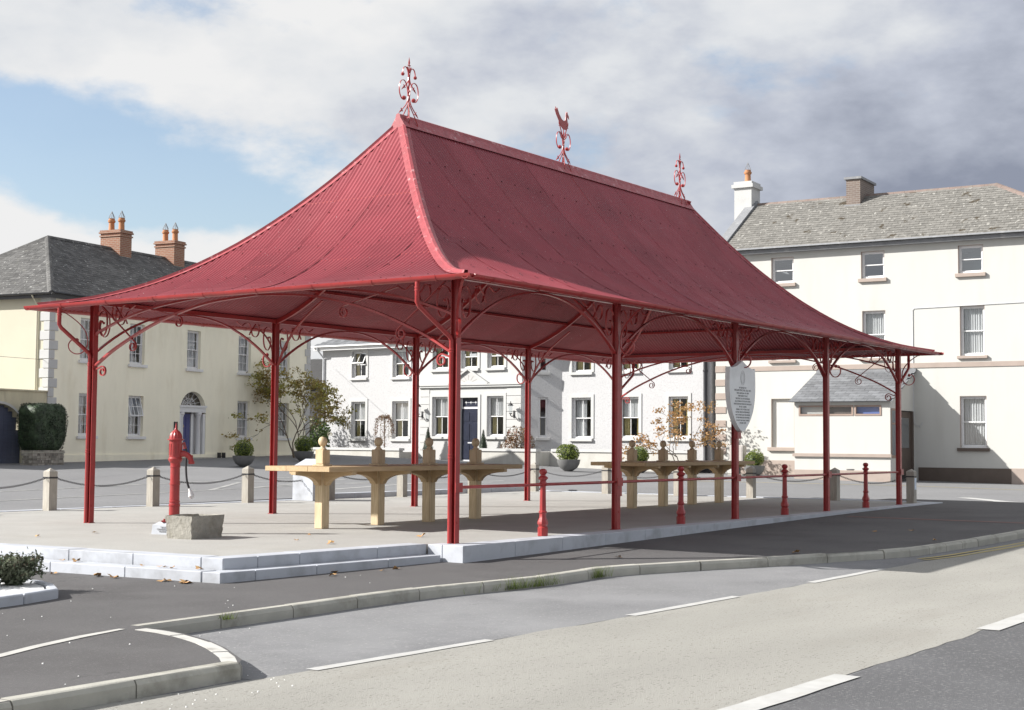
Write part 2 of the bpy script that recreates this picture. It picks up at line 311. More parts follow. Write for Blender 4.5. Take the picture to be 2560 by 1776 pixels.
def tag(o, label=None, cat=None, group=None, kind=None):
    if label: o['label'] = label
    if cat: o['category'] = cat
    if group: o['group'] = group
    if kind: o['kind'] = kind
    return o
def text(name, body, size, m, parent, M, align='CENTER', ext=.002, spacing=1.0):
    cu = bpy.data.curves.new(name, 'FONT'); cu.body = body; cu.size = size; cu.align_x = align; cu.extrude = ext; cu.resolution_u = 2; cu.space_line = spacing
    to = bpy.data.objects.new(name, cu); COL.objects.link(to); dg = bpy.context.evaluated_depsgraph_get()
    me = bpy.data.meshes.new_from_object(to.evaluated_get(dg)); bpy.data.objects.remove(to, do_unlink=True); bpy.data.curves.remove(cu)
    me.materials.clear(); me.materials.append(MATS[m]); me.transform(M); return link(name, me, parent)
def T(x, y, z): return Matrix.Translation((x, y, z))
def RZ(a): return Matrix.Rotation(a, 4, 'Z')
def smooth_curve(ctrl, n=8):                      # Catmull-Rom
    c = [Vector(p) for p in ctrl]; out_ = []
    for i in range(len(c)-1):
        p0, p1, p2, p3 = c[max(i-1, 0)], c[i], c[i+1], c[min(i+2, len(c)-1)]
        for k in range(n):
            t = k/n; out_.append(.5*((2*p1)+(p2-p0)*t+(2*p0-5*p1+4*p2-p3)*t*t+(3*p1-p0-3*p2+p3)*t**3))
    out_.append(c[-1]); return out_
# ================================================================== GROUND, ROAD, PAVEMENT
def lin(a, b, st): n = max(1, round((b-a)/st)); return [a+(b-a)*i/n for i in range(n+1)]
xs = [-600, -250, -120, -60, -40]+lin(-30, -16, 1)[0:-1]+lin(-16, 17.7, .45)+lin(18.0, 42, .6)+[50, 60, 70, 100, 180, 400, 900]
ys = [-600, -200, -80, -40, -25]+lin(-14, 10.75, .45)+lin(11.05, 42, .6)+[50, 60, 90, 160, 400, 900]
gm = MB(); nx = len(xs)
for y in ys:
    for x in xs:
        z = H(x, y)
        if -4.3 < x < 17.8 and .3 < y < 10.85: z = -.5
        gm.v.append((x, y, z))
for j in range(len(ys)-1):
    for i in range(nx-1): gm.f.append((j*nx+i, j*nx+i+1, (j+1)*nx+i+1, (j+1)*nx+i))
tag(gm.build('ground', 'square_asphalt', smooth=True, fix=False), kind='structure')

KERB = [(-40, -3.9), (-9.4, -3.89), (-8.45, -3.89), (-7.52, -3.88), (-7.42, -3.80), (-7.09, -3.30), (-6.88, -2.90), (-6.74, -2.50), (-6.69, -2.30), (-6.66, -2.05), (-6.64, -1.83), (-5.65, -1.79), (-4.82, -1.77), (-3.96, -1.74), (-3.25, -1.75), (-2.53, -1.81), (-1.77, -1.98), (-1.01, -2.10), (.21, -2.10), (.61, -2.22), (1.59, -2.66), (2.50, -3.13), (3.58, -3.59), (4.50, -3.99), (4.96, -4.13), (5.42, -4.21), (7.21, -4.39), (9.49, -4.50), (14, -4.65), (19.8, -4.9)]
def kerb_y(x):
    for (a, b), (c, d) in zip(KERB, KERB[1:]):
        if a <= x <= c: return b+(d-b)*(x-a)/(c-a)
    return KERB[-1][1]
def strip(name, m, cols, y0, y1, dz, rows=4, fn=H, parent=None, jit=0.):
    b = MB(); r = rows+1; rnd = random.Random(3)
    for x in cols:
        a, c = y0(x), y1(x)
        if jit: a += rnd.uniform(-jit, jit); c += rnd.uniform(-jit, jit)
        for k in range(r):
            y = a+(c-a)*k/rows; b.v.append((x, y, fn(x, y)+dz))
    for i in range(len(cols)-1):
        for k in range(rows): b.f.append((i*r+k, (i+1)*r+k, (i+1)*r+k+1, i*r+k+1))
    return b.build(name, m, parent, smooth=True)
pc = sorted(set([p[0] for p in KERB]+lin(-12, 19.8, .4)))
def pav_in(x): return 4.2 if x < -3.7 else (.75 if x < 17.6 else 1.6)
pavement = tag(strip('pavement', 'pavement_asphalt', pc, lambda x: kerb_y(x)+.03, pav_in, 0, 12, lambda x, y: P(x)), kind='structure')
# kerb stones laid along the edge of the pavement
def resample(pts, step):
    out_ = [Vector((*pts[0], 0))]
    for a, b in zip(pts, pts[1:]):
        a, b = Vector((*a, 0)), Vector((*b, 0)); n = max(1, int((b-a).length/step+.5))
        for k in range(1, n+1): out_.append(a.lerp(b, k/n))
    return out_
def kerb_run(pts, length, m, parent, wid=.125, top=.004, name='kerb_stone', fine=.12, gap=.006):
    pp = resample(pts, fine); d = [0]
    for a, b in zip(pp, pp[1:]): d.append(d[-1]+(b-a).length)
    n = max(1, round(d[-1]/length)); Ls = d[-1]/n
    def at(s):
        for k in range(len(d)-1):
            if d[k+1] >= s: return pp[k].lerp(pp[k+1], (s-d[k])/max(1e-6, d[k+1]-d[k]))
        return pp[-1]
    for k in range(n):
        s0, s1 = k*Ls+gap, (k+1)*Ls-gap; dz = random.uniform(-.004, .004)+top; b = MB(); ring = 6; m_ = max(2, int((s1-s0)/.25)+1)
        for j in range(m_):
            s = s0+(s1-s0)*j/(m_-1); p = at(s); t = (at(min(d[-1], s+.08))-at(max(0, s-.08))).normalized(); nrm = Vector((-t.y, t.x, 0)); z = P(p.x)+dz
            for a, c in ((0, -.32), (.004, -.035), (.022, -.006), (.04, 0), (wid, 0), (wid, -.32)):
                q = p+nrm*a; b.v.append((q.x, q.y, z+c))
        for j in range(m_-1):
            for r in range(ring): b.f.append((j*ring+r, (j+1)*ring+r, (j+1)*ring+(r+1) % ring, j*ring+(r+1) % ring))
        b.f.append(tuple(range(ring))); b.f.append(tuple((m_-1)*ring+ring-1-r for r in range(ring)))
        b.build(name, m, parent)
kerb_run([(-13.05, -3.895), (-9.4, -3.89), (-7.53, -3.88)], .925, 'kerb_concrete', pavement)
kerb_run([(-7.50, -3.86), (-7.42, -3.80), (-7.09, -3.30), (-6.88, -2.90), (-6.74, -2.50), (-6.69, -2.30), (-6.67, -1.97)], .52, 'pale_kerb', pavement, wid=.15)
kerb_run([p for p in KERB if -6.7 < p[0] < 1.7 and p[1] > -2.7 and not (p[0] < -6.65 and p[1] < -1.9)], .9, 'kerb_concrete', pavement)
kerb_run([(1.60, -2.665), (2.50, -3.13), (3.58, -3.59), (4.44, -3.965)], .98, 'kerb_concrete', pavement)
kerb_run([(4.45, -3.97), (4.96, -4.13), (5.42, -4.21), (7.21, -4.39)], .56, 'kerb_concrete', pavement)
kerb_run([(7.22, -4.392), (9.49, -4.50), (14, -4.65), (19.7, -4.89)], .9, 'kerb_concrete', pavement)
# flush concrete edging across the pavement
b = MB(); pp = resample([(-6.86, -1.86), (-7.35, -1.97), (-7.9, -2.15), (-8.33, -2.33), (-10.5, -3.15), (-12, -3.7)], .4)
for k, p in enumerate(pp):
    t = (pp[min(k+1, len(pp)-1)]-pp[max(0, k-1)]).normalized(); n_ = Vector((-t.y, t.x, 0)); w_ = .045 if p.x < -7 else .03
    for sg in (-1, 1): q = p+n_*w_*sg; b.v.append((q.x, q.y, P(q.x)+.005))
for k in range(len(pp)-1): b.f.append((2*k, 2*k+1, 2*k+3, 2*k+2))
b.build('flush_edging', 'pale_kerb', pavement)
b = MB()
for k in range(14):
    y0 = -.7-3.55*k/14; y1 = -.7-3.55*(k+1)/14; xa = 11.2-.05*k/14
    b.quad((xa, y0, P(xa)+.004), (xa+.22, y0, P(xa)+.004), (xa+.22, y1, P(xa)+.004), (xa, y1, P(xa)+.004))
b.build('red_strip', 'red_tarmac', pavement)

def e1(x): return -3.99-.047*(x+6.9)-.004*max(0, x-3)**1.5
def e2(x): return -7.10-.02*(x+6.5)
cols = lin(-40, -12, 2)+lin(-11.7, 14, .3)+lin(16, 60, 2)
road = tag(strip('road', 'lane_chippings', cols, e2, e1, .004, 6, jit=.025), kind='structure')
bay = tag(strip('parking_bay', 'bay_asphalt', [x for x in lin(-7.5, 4.7, .25)], e1, lambda x: kerb_y(x)+.05, .002, 5, jit=.0), kind='structure')
far_lane = tag(strip('far_lane', 'dark_lane', cols, lambda x: -10.4, lambda x: e2(x)+.0, .002, 6, jit=.02), kind='structure')
def dash(x0, x1, fn, wid, m, parent, name='lane_marking', dz=.009):
    cs = lin(x0, x1, .3); return strip(name, m, cs, lambda x: fn(x)-wid/2, lambda x: fn(x)+wid/2, dz, 1, parent=parent, jit=.006)
for a in (-15.4, -11.2, -6.95, -2.78, 1.02): dash(a, a+2.05, e1, .11, 'line_paint', road)
for a, c in ((-10.9, -8.9), (-6.9, -4.85), (-1.78, .3), (3.3, 5.4)): dash(a, c, lambda x: e2(x)-.02, .2, 'line_paint', road)
dash(4.7, 19, lambda x: kerb_y(x)-.30, .07, 'yellow_line', road, 'yellow_line'); dash(4.55, 19, lambda x: kerb_y(x)-.46, .07, 'yellow_line', road, 'yellow_line')

# painted lines on the square
sq_lines = tag(empty('square_markings'), kind='structure')
def gline(pts, wid, m, name='painted_line'):
    b = MB(); pp = resample(pts, .6)
    for k, p in enumerate(pp):
        t = (pp[min(k+1, len(pp)-1)]-pp[max(0, k-1)]).normalized(); n_ = Vector((-t.y, t.x, 0))
        for sg in (-1, 1): q = p+n_*wid/2*sg; b.v.append((q.x, q.y, H(q.x, q.y)+.006))
    for k in range(len(pp)-1): b.f.append((2*k, 2*k+1, 2*k+3, 2*k+2))
    b.build(name, m, sq_lines)
gline([(-2, 15.0), (4.9, 16.1), (9.9, 16.95), (14, 17.5), (18.5, 18.3)], .10, 'faded_line')
gline([(-4, 12.4), (3.0, 13.5), (11, 14.7), (16.5, 15.3)], .10, 'faded_line')
gline([(9.6, 14.5), (12.6, 16.6), (15.6, 16.4)], .12, 'faded_line'); gline([(11.0, 14.7), (16.8, 16.6)], .12, 'faded_line')
gline([(12.0, 13.1), (17.5, 14.4), (21, 14.0)], .12, 'line_paint'); gline([(15.2, 15.2), (19.4, 13.3)], .12, 'line_paint'); gline([(20, 17), (26, 17.6)], .12, 'faded_line')
gline([(26.0, 12.4), (28.1, 8.9), (30.6, 4.9), (30.9, 1.3), (30.5, -6)], .13, 'yellow_line')
gline([(22.3, .6), (20.6, -.9), (20.0, -2.4)], .35, 'line_paint')

# ================================================================== PLATFORM
platform = empty('platform'); tag(platform, kind='structure')
FRY = lambda x: .47-.083*(x+3.5)
outl = [(-3.52, .47), (-.30, .20), (-.30, -.37), (17.9, -.33), (17.95, 11.0), (-4.55, 11.1)]
MB().prism([(-3.4, .5), (-.2, .23), (-.2, -.3), (17.85, -.28), (17.9, 10.95), (-4.5, 11.05)], -.3, 0.).build('platform_surface', 'gravel', platform)
def stone_row(a, c, n, wid, z0, z1, name, m='white_stone', gap=.003, lens=None):
    a, c = Vector((*a, 0)), Vector((*c, 0)); t = (c-a).normalized(); nv = Vector((-t.y, t.x, 0)); Lg = (c-a).length; pos = 0
    ls = lens or [Lg/n]*n
    for k, l in enumerate(ls):
        M_ = Matrix(((t.x, nv.x, 0, a.x+t.x*pos), (t.y, nv.y, 0, a.y+t.y*pos), (0, 0, 1, 0), (0, 0, 0, 1)))
        MB().box(gap, l-gap, 0, wid, z0, z1+random.uniform(-.0015, .0015)).build(name, m, platform, bevel=.006).matrix_local = M_
        pos += l
def corner_stone(pts, z0, z1, name): MB().prism(pts, z0, z1).build(name, 'white_stone', platform, bevel=.006)
corner_stone([(-3.52, .47), (-3.03, .429), (-3.005, .728), (-3.549, .772)], -.45, .005, 'coping_stone')
stone_row((-3.027, .429), (-.30, .20), 3, .30, -.45, .005, 'coping_stone', lens=[.62, 1.25, .867])       # front of the raised corner
stone_row((-4.53, 11.0), (-3.549, .776), 9, .30, -.45, .005, 'coping_stone', lens=[1.25, 1.1, 1.3, 1.05, 1.2, 1.15, 1.22, 1.0, 1.0])   # left edge, with the steps
stone_row((-.30, -.37), (17.9, -.33), 16, .32, -.45, .005, 'coping_stone')               # front kerb
stone_row((-.295, .19), (-.295, -.045), 1, .28, -.45, .0045, 'coping_stone')
stone_row((17.93, -.32), (17.95, 10.7), 9, .28, -.4, .012, 'coping_stone')
stone_row((9.35, 11.0), (-4.55, 11.1), 12, .26, -.4, .012, 'coping_stone', gap=.004)
stone_row((17.95, 10.99), (9.40, 11.0), 8, .26, -.4, .115, 'kerb_block', gap=.004)
corner_stone([(-3.78, .235), (-3.30, .195), (-3.28, .444), (-3.804, .486)], -.5, -.118, 'step_stone')                   # lower step
stone_row((-3.297, .195), (-.33, -.052), 3, .24, -.5, -.118, 'step_stone', lens=[.9, 1.15, .927])
stone_row((-4.81, 11.0), (-3.804, .49), 9, .25, -.5, -.118, 'step_stone', lens=[1.2, 1.2, 1.15, 1.2, 1.1, 1.25, 1.2, 1.15, 1.1])

# ================================================================== MARKET CANOPY
S = 4.0; Wd = 7.03; OV = .626; RI = 3.18; LX = 16.0
PR = [(0, 3.315), (.17, 3.465), (.35, 3.79), (.52, 4.27), (.67, 4.83), (.80, 5.41), (.93, 6.08), (1.0, 6.46)]
def prof(t):
    t = min(1, max(0, t))
    for k in range(len(PR)-1):
        if PR[k+1][0] >= t-1e-9: break
    x0, y0 = PR[k]; x1, y1 = PR[k+1]
    def sl(i):
        if i == 0: return (PR[1][1]-PR[0][1])/(PR[1][0]-PR[0][0])*.85
        if i == len(PR)-1: return (PR[-1][1]-PR[-2][1])/(PR[-1][0]-PR[-2][0])
        return (PR[i+1][1]-PR[i-1][1])/(PR[i+1][0]-PR[i-1][0])
    h = x1-x0; u = (t-x0)/h; m0, m1 = sl(k)*h, sl(k+1)*h
    return (2*u**3-3*u*u+1)*y0+(u**3-2*u*u+u)*m0+(-2*u**3+3*u*u)*y1+(u**3-u*u)*m1
HALF = Wd/2+OV; RUN = RI+OV
def rp(side, s, t, dz=0.):
    z = prof(t)+dz
    if side == 'F': return (s, -OV+t*HALF, z)
    if side == 'B': return (s, Wd+OV-t*HALF, z)
    if side == 'L': return (-OV+t*RUN, s, z)
    return (LX+OV-t*RUN, s, z)
def tmax(side, s):
    if side in 'FB': return max(0, min(1, (s+OV)/RUN, (LX+OV-s)/RUN))
    return max(0, min(1, (s+OV)/HALF, (Wd+OV-s)/HALF))
canopy = tag(empty('market_canopy'), 'long open market shelter with swept red corrugated roof on red iron posts', 'market shelter')
PITCH = .0785; AMP = .016
def sheet(side, s0, s1, ta, tb, lift):
    n = int(round((s1-s0)/PITCH*5)); rows = 8; b = MB(); cols_ = 0
    for i in range(n+1):
        s = s0+(s1-s0)*i/n; tm = tmax(side, s); lo, hi = ta, min(tb, tm)
        if hi < lo: hi = lo = min(lo, tm)
        dz = AMP*cos(2*pi*(s+OV)/PITCH)+lift
        for k in range(rows+1):
            t = lo+(hi-lo)*k/rows; b.v.append(rp(side, s, t, dz))
    for i in range(n):
        for k in range(rows):
            a = i*(rows+1)+k; b.f.append((a, a+rows+1, a+rows+2, a+1))
    me = b.mesh('roof_sheet'); me.materials.append(MATS['roof_paint']); bm = bmesh.new(); bm.from_mesh(me)
    bmesh.ops.dissolve_degenerate(bm, dist=1e-5, edges=bm.edges); bm.to_mesh(me); bm.free()
    link('roof_sheet', me, canopy, smooth=True, angle=80)
for side, a, c in (('F', -OV, LX+OV), ('B', -OV, LX+OV), ('L', -OV, Wd+OV), ('R', -OV, Wd+OV)):
    n = round((c-a)/.785); w_ = (c-a)/n
    for k in range(n):
        s0 = a+k*w_; s1 = min(c, s0+w_+.035); lf = .003*(k % 2)
        stag = .50+.035*(k % 2)
        sheet(side, s0, s1, 0., stag, lf)
        if max(tmax(side, s0), tmax(side, s1)) > stag-.02: sheet(side, s0, s1, stag-.03, 1., lf+.006)
# roofing bolts
b = MB(); rnd = random.Random(5)
for side, a, c in (('F', -OV, LX+OV), ('B', -OV, LX+OV), ('L', -OV, Wd+OV), ('R', -OV, Wd+OV)):
    for t in (.035, .13, .30, .485, .66, .85):
        s = a+.2
        while s < c-.1:
            if tmax(side, s) > t+.03:
                x, y, z = rp(side, s, t, .02); r = .017; i = len(b.v)
                b.v += [(x-r, y, z), (x, y-r, z), (x+r, y, z), (x, y+r, z), (x, y, z+.013)]; b.f += [(i, i+1, i+4), (i+1, i+2, i+4), (i+2, i+3, i+4), (i+3, i, i+4)]
            s += .393
tag(b.build('roof_bolts', 'bolt_paint', canopy), kind='stuff')
# cappings along hips and ridge
def hip_pt(cx, cy, t, off=0.):
    x = -OV+t*RUN if cx < 0 else LX+OV-t*RUN; y = -OV+t*HALF if cy < 0 else Wd+OV-t*HALF
    return Vector((x, y, prof(t)+off))
def hip_cap(cx, cy):
    b = MB(); n = 28; sx = 1 if cx < 0 else -1; sy = 1 if cy < 0 else -1
    for k in range(n+1):
        t = k/n; p = hip_pt(cx, cy, t, .022)
        ds = .135; q = []
        # edge on the long side (moves along x) and on the end side (moves along y)
        q.append((p.x+sx*ds, p.y, p.z+.004)); q.append((p.x+sx*.05, p.y+sy*.012, p.z+.012)); q.append((p.x+sx*.03, p.y+sy*.0, p.z+.045))
        q.append((p.x, p.y+sy*.03, p.z+.045)); q.append((p.x+sx*.012, p.y+sy*.05, p.z+.012)); q.append((p.x, p.y+sy*ds, p.z+.004)); b.v += q
    for k in range(n):
        for j in range(5): b.f.append((k*6+j, k*6+j+1, (k+1)*6+j+1, (k+1)*6+j))
    b.build('hip_capping', 'capping_paint', canopy, smooth=True)
for cx in (-1, 1):
    for cy in (-1, 1): hip_cap(cx, cy)
b = MB(); zr = prof(1); yr = Wd/2
sec = [(-.155, -.17), (-.05, -.015), (-.038, .038), (0, .058), (.038, .038), (.05, -.015), (.155, -.17)]
for x in (RI-.12, LX-RI+.12): b.v += [(x, yr+a, zr+c+.02) for a, c in sec]
for j in range(6): b.f.append((j, j+1, 7+j+1, 7+j))
b.f += [tuple(range(7)), tuple(13-k for k in range(7))]
b.build('ridge_capping', 'capping_paint', canopy)
# posts: H-section iron
POSTS = [(i*S, 0.) for i in range(5)]+[(i*S, Wd) for i in range(5)]
pm = MB().box(-.045, .045, -.050, -.041, 0, 3.44).box(-.045, .045, .041, .050, 0, 3.44).box(-.005, .005, -.041, .041, 0, 3.44).box(-.06, .06, -.064, .064, -.01, .008).mesh('post'); pm.materials.append(MATS['red_paint'])
for x, y in POSTS: link('post', pm, canopy).location = (x, y, 0)
for y in (0, Wd): MB().box(-.05, LX+.05, y-.045, y+.045, 3.37, 3.435).build('eave_beam', 'red_paint', canopy)
for x in (0, LX): MB().box(x-.045, x+.045, .06, Wd-.06, 3.372, 3.437).build('eave_beam', 'red_paint', canopy)
# arches along the long sides
def arch_z(d, half, zs, zc, p): return zc-(zc-zs)*abs(1-d/half)**p
def arc_pts(c, r, a0, a1, n=18, k=1.0):           # spiral-ish arc in a 2D plane
    return [(c[0]+r*(1-(1-k)*i/n)*cos(a0+(a1-a0)*i/n), c[1]+r*(1-(1-k)*i/n)*sin(a0+(a1-a0)*i/n)) for i in range(n+1)]
def in_plane(pts, o_, d_): return [(o_[0]+d_[0]*a, o_[1]+d_[1]*a, z) for a, z in pts]
def scroll_set():                                   # spandrel between post (a=0) and arch, heights absolute
    A = [(.065, 3.20), (.10, 3.26), (.17, 3.29), (.24, 3.25), (.27, 3.15), (.27, 3.02), (.235, 2.92), (.17, 2.88), (.115, 2.94), (.09, 3.04), (.115, 3.12), (.15, 3.10)]
    B = [(.62, 3.12), (.585, 3.19), (.53, 3.25), (.47, 3.32), (.41, 3.30), (.385, 3.22), (.41, 3.14), (.47, 3.095), (.545, 3.12), (.575, 3.20), (.61, 3.29), (.67, 3.33), (.74, 3.31), (.80, 3.27), (.86, 3.29), (.93, 3.33)]
    return A, B
SA, SB = scroll_set()
def spandrel(o_, d_, parent):
    b = MB(); ref = (d_[1], -d_[0], 0)
    for c in (SA, SB): b.bar(in_plane([(p[0], p[1]) for p in smooth_curve([(a, z, 0) for a, z in c], 4)], o_, d_), ref, .028, .009)
    for a, z in ((.155, 3.10), (.40, 3.30)): b.ball((o_[0]+d_[0]*a, o_[1]+d_[1]*a, z), .022, 6)
    b.build('scrollwork', 'red_paint', parent, smooth=True)
for y in (0, Wd):
    for i in range(4):
        pts = [(i*S+.04+(S-.08)*k/24, y, arch_z(.04+(S-.08)*k/24, S/2, 2.60, 3.355, 2.1)) for k in range(25)]
        a_ = MB().bar(pts, (0, 1, 0), .05, .024).build('arch', 'red_paint', canopy, smooth=True)
        spandrel((i*S+.03, y), (1, 0), a_); spandrel(((i+1)*S-.03, y), (-1, 0), a_)
# gutter-side scroll brackets
BR = [(.56, 3.31), (.46, 3.29), (.33, 3.22), (.20, 3.10), (.11, 2.97), (.075, 2.84), (.085, 2.71), (.14, 2.62), (.22, 2.605), (.285, 2.66), (.30, 2.75), (.26, 2.82), (.205, 2.815)]
def outer_bracket(x, y, dx, dy):
    l = sqrt(dx*dx+dy*dy); dx /= l; dy /= l; k = 1.25 if l > 1.2 else 1.
    pts = [(x+dx*(p.x*k), y+dy*(p.x*k), p.y) for p in smooth_curve([(a, z, 0) for a, z in BR], 4)]
    b = MB().bar(pts, (dy, -dx, 0), .032, .015); b.ball(pts[-1], .034, 8); b.build('scroll_bracket', 'red_paint', canopy, smooth=True)
for i in range(5):
    dx = -1 if i == 0 else (1 if i == 4 else 0)
    outer_bracket(i*S, 0, dx, -1); outer_bracket(i*S, Wd, dx, 1)
# lattice arches across the two ends
LO = [(0, 2.39), (.4, 2.62), (.8, 2.80), (1.32, 3.0), (1.9, 3.16), (2.6, 3.29), (Wd/2, 3.345)]
UPA = [(0, 2.90), (.6, 3.10), (1.2, 3.24), (1.9, 3.33), (2.7, 3.385), (Wd/2, 3.40)]
def cross_arch(x):
    root = None
    for nm, cv, ww in (('lower', LO, .065), ('upper', UPA, .055)):
        half = smooth_curve([(x, a, z) for a, z in cv], 5); full = half+[Vector((p.x, Wd-p.y, p.z)) for p in reversed(half[:-1])]
        full[0] = Vector((x, .05, full[0].z)); full[-1] = Vector((x, Wd-.05, full[-1].z))
        o_ = MB().bar(full, (1, 0, 0), ww*.9, .030).build('cross_arch', 'red_paint', canopy, smooth=True)
        root = root or o_
    for sg in (0, 1):
        f = (lambda a: a) if sg == 0 else (lambda a: Wd-a)
        for p0, p1 in (((.18, 3.34), (.90, 2.80)), ((.95, 3.32), (1.86, 3.12))):
            d = Vector((p1[0]-p0[0], p1[1]-p0[1])).normalized(); c = Vector(p1)+d*.06
            side = Vector((-d.y, d.x))*-.085; ctr = c+side; a0 = atan2(-side.y, -side.x)
            sp = arc_pts(ctr, .085, a0, a0-2*pi*1.35, 22, .35)
            pts = [(x, f(p0[0]), p0[1]), (x, f(p1[0]), p1[1])]+[(x, f(a), z) for a, z in sp]
            MB().bar(pts, (1, 0, 0), .03, .012).build('brace', 'red_paint', root, smooth=True, angle=60)
        sp = arc_pts((.22, 2.33), .085, 2.2, 2.2-2*pi*1.35, 22, .35)
        MB().bar([(x, f(a), z) for a, z in [(.06, 2.36)]+sp], (1, 0, 0), .03, .018).build('scroll', 'red_paint', root, smooth=True)
        f2_ = (x, .03) if sg == 0 else (x, Wd-.03); spandrel(f2_, (0, 1 if sg == 0 else -1), root)
for x in (0, LX): cross_arch(x)
# rafters, hips, purlins, knee braces under the sheeting
def roof_line(fn, n=18): return [fn(k/n) for k in range(n+1)]
for i in (1, 2, 3):
    for side in 'FB':
        x = i*S; pts = roof_line(lambda t: Vector(rp(side, x, .15+.85*t, -.055)))
        MB().bar(pts, (1, 0, 0), .05, .07).build('rafter', 'red_paint', canopy)
        sy = 1 if side == 'F' else -1; y0 = 0 if side == 'F' else Wd
        kb_ = smooth_curve([(x, y0+sy*.06, 2.62), (x, y0+sy*.26, 3.0), (x, y0+sy*.62, 3.38), (x, y0+sy*1.1, 3.72)], 5)
        MB().bar(kb_, (1, 0, 0), .045, .022).build('knee_brace', 'red_paint', canopy, smooth=True)
for cx in (-1, 1):
    for cy in (-1, 1):
        pts = roof_line(lambda t: hip_pt(cx, cy, .15+.85*t, -.06)); MB().bar(pts, (1, -1 if cx*cy > 0 else 1, 0), .05, .07).build('hip_rafter', 'red_paint', canopy)
for t in (.40, .72):
    for side in 'FBLR':
        a, c = (-OV+t*RUN, LX+OV-t*RUN) if side in 'FB' else (-OV+t*HALF, Wd+OV-t*HALF)
        MB().bar([rp(side, a, t, -.035), rp(side, c, t, -.035)], (0, 0, 1), .04, .05).build('purlin', 'red_paint', canopy)
MB().box(RI, LX-RI, yr-.03, yr+.03, zr-.16, zr-.04).build('ridge_beam', 'red_paint', canopy)
# gutters, clips, downpipes
gsec = [(.062*cos(a), .062*sin(a)) for a in [pi+pi*k/8 for k in range(9)]]; gin = [(.056*cos(a), .056*sin(a)) for a in [2*pi-pi*k/8 for k in range(9)]]
def gutter(p0, p1, outv):
    p0, p1 = Vector(p0), Vector(p1); b = MB(); full = gsec+gin; n = len(full)
    for p in (p0, p1): b.v += [tuple(p+Vector(outv)*a+Vector((0, 0, 1))*c) for a, c in full]
    for j in range(n): b.f.append((j, (j+1) % n, n+(j+1) % n, n+j))
    b.f += [tuple(range(n)), tuple(2*n-1-k for k in range(n))]
    g = b.build('gutter', 'red_paint', canopy, smooth=True, angle=50); d = (p1-p0); l = d.length; d.normalize(); k = .55
    while k < l:
        c = MB(); rr = .068
        for s in (-.022, .022): c.v += [tuple(p0+d*(k+s)+Vector(outv)*(rr*cos(a))+Vector((0, 0, 1))*(rr*sin(a))) for a in [pi+pi*q/8 for q in range(9)]]
        for j in range(8): c.f.append((j, j+1, 9+j+1, 9+j))
        c.f += [(0, 9)+(0,)] if False else []
        c.build('gutter_clip', 'red_paint', g, smooth=True); k += 1.02
G0 = OV+.045; gz = 3.325
gutter((-G0-.05, -G0, gz), (LX+G0+.05, -G0, gz), (0, -1, 0)); gutter((-G0-.05, Wd+G0, gz), (LX+G0+.05, Wd+G0, gz), (0, 1, 0))
gutter((-G0, -G0-.08, gz+.002), (-G0, Wd+G0+.10, gz+.002), (-1, 0, 0)); gutter((LX+G0, -G0-.10, gz+.002), (LX+G0, Wd+G0+.08, gz+.002), (1, 0, 0))
def downpipe(start, post, off):
    x, y = post; px, py = x+off[0], y+off[1]
    pts = [start, (start[0], start[1], 3.02), (start[0]+(px-start[0])*.06, start[1]+(py-start[1])*.06, 2.97), (px-(px-start[0])*.05, py-(py-start[1])*.05, 2.62), (px, py, 2.57), (px, py, .01)]
    b = MB().tube(pts, .031, 10)
    for z, p in ((3.16, start), (2.42, (px, py)), (1.08, (px, py))):
        for dz in (0, .035): b.lathe([(.032, z-.008+dz), (.037, z-.004+dz), (.037, z+.012+dz), (.032, z+.016+dz)], 10, T(p[0], p[1], 0), cap=False)
    b.build('downpipe', 'red_paint', canopy, smooth=True, angle=40)
downpipe((-G0, .10, 3.28), (0, 0), (-.055, .025)); downpipe((-G0, Wd-.02, 3.28), (0, Wd), (-.05, .02)); downpipe((LX+G0, .0, 3.28), (LX, 0), (.045, .0)); downpipe((LX+G0, Wd, 3.28), (LX, Wd), (.045, .0))
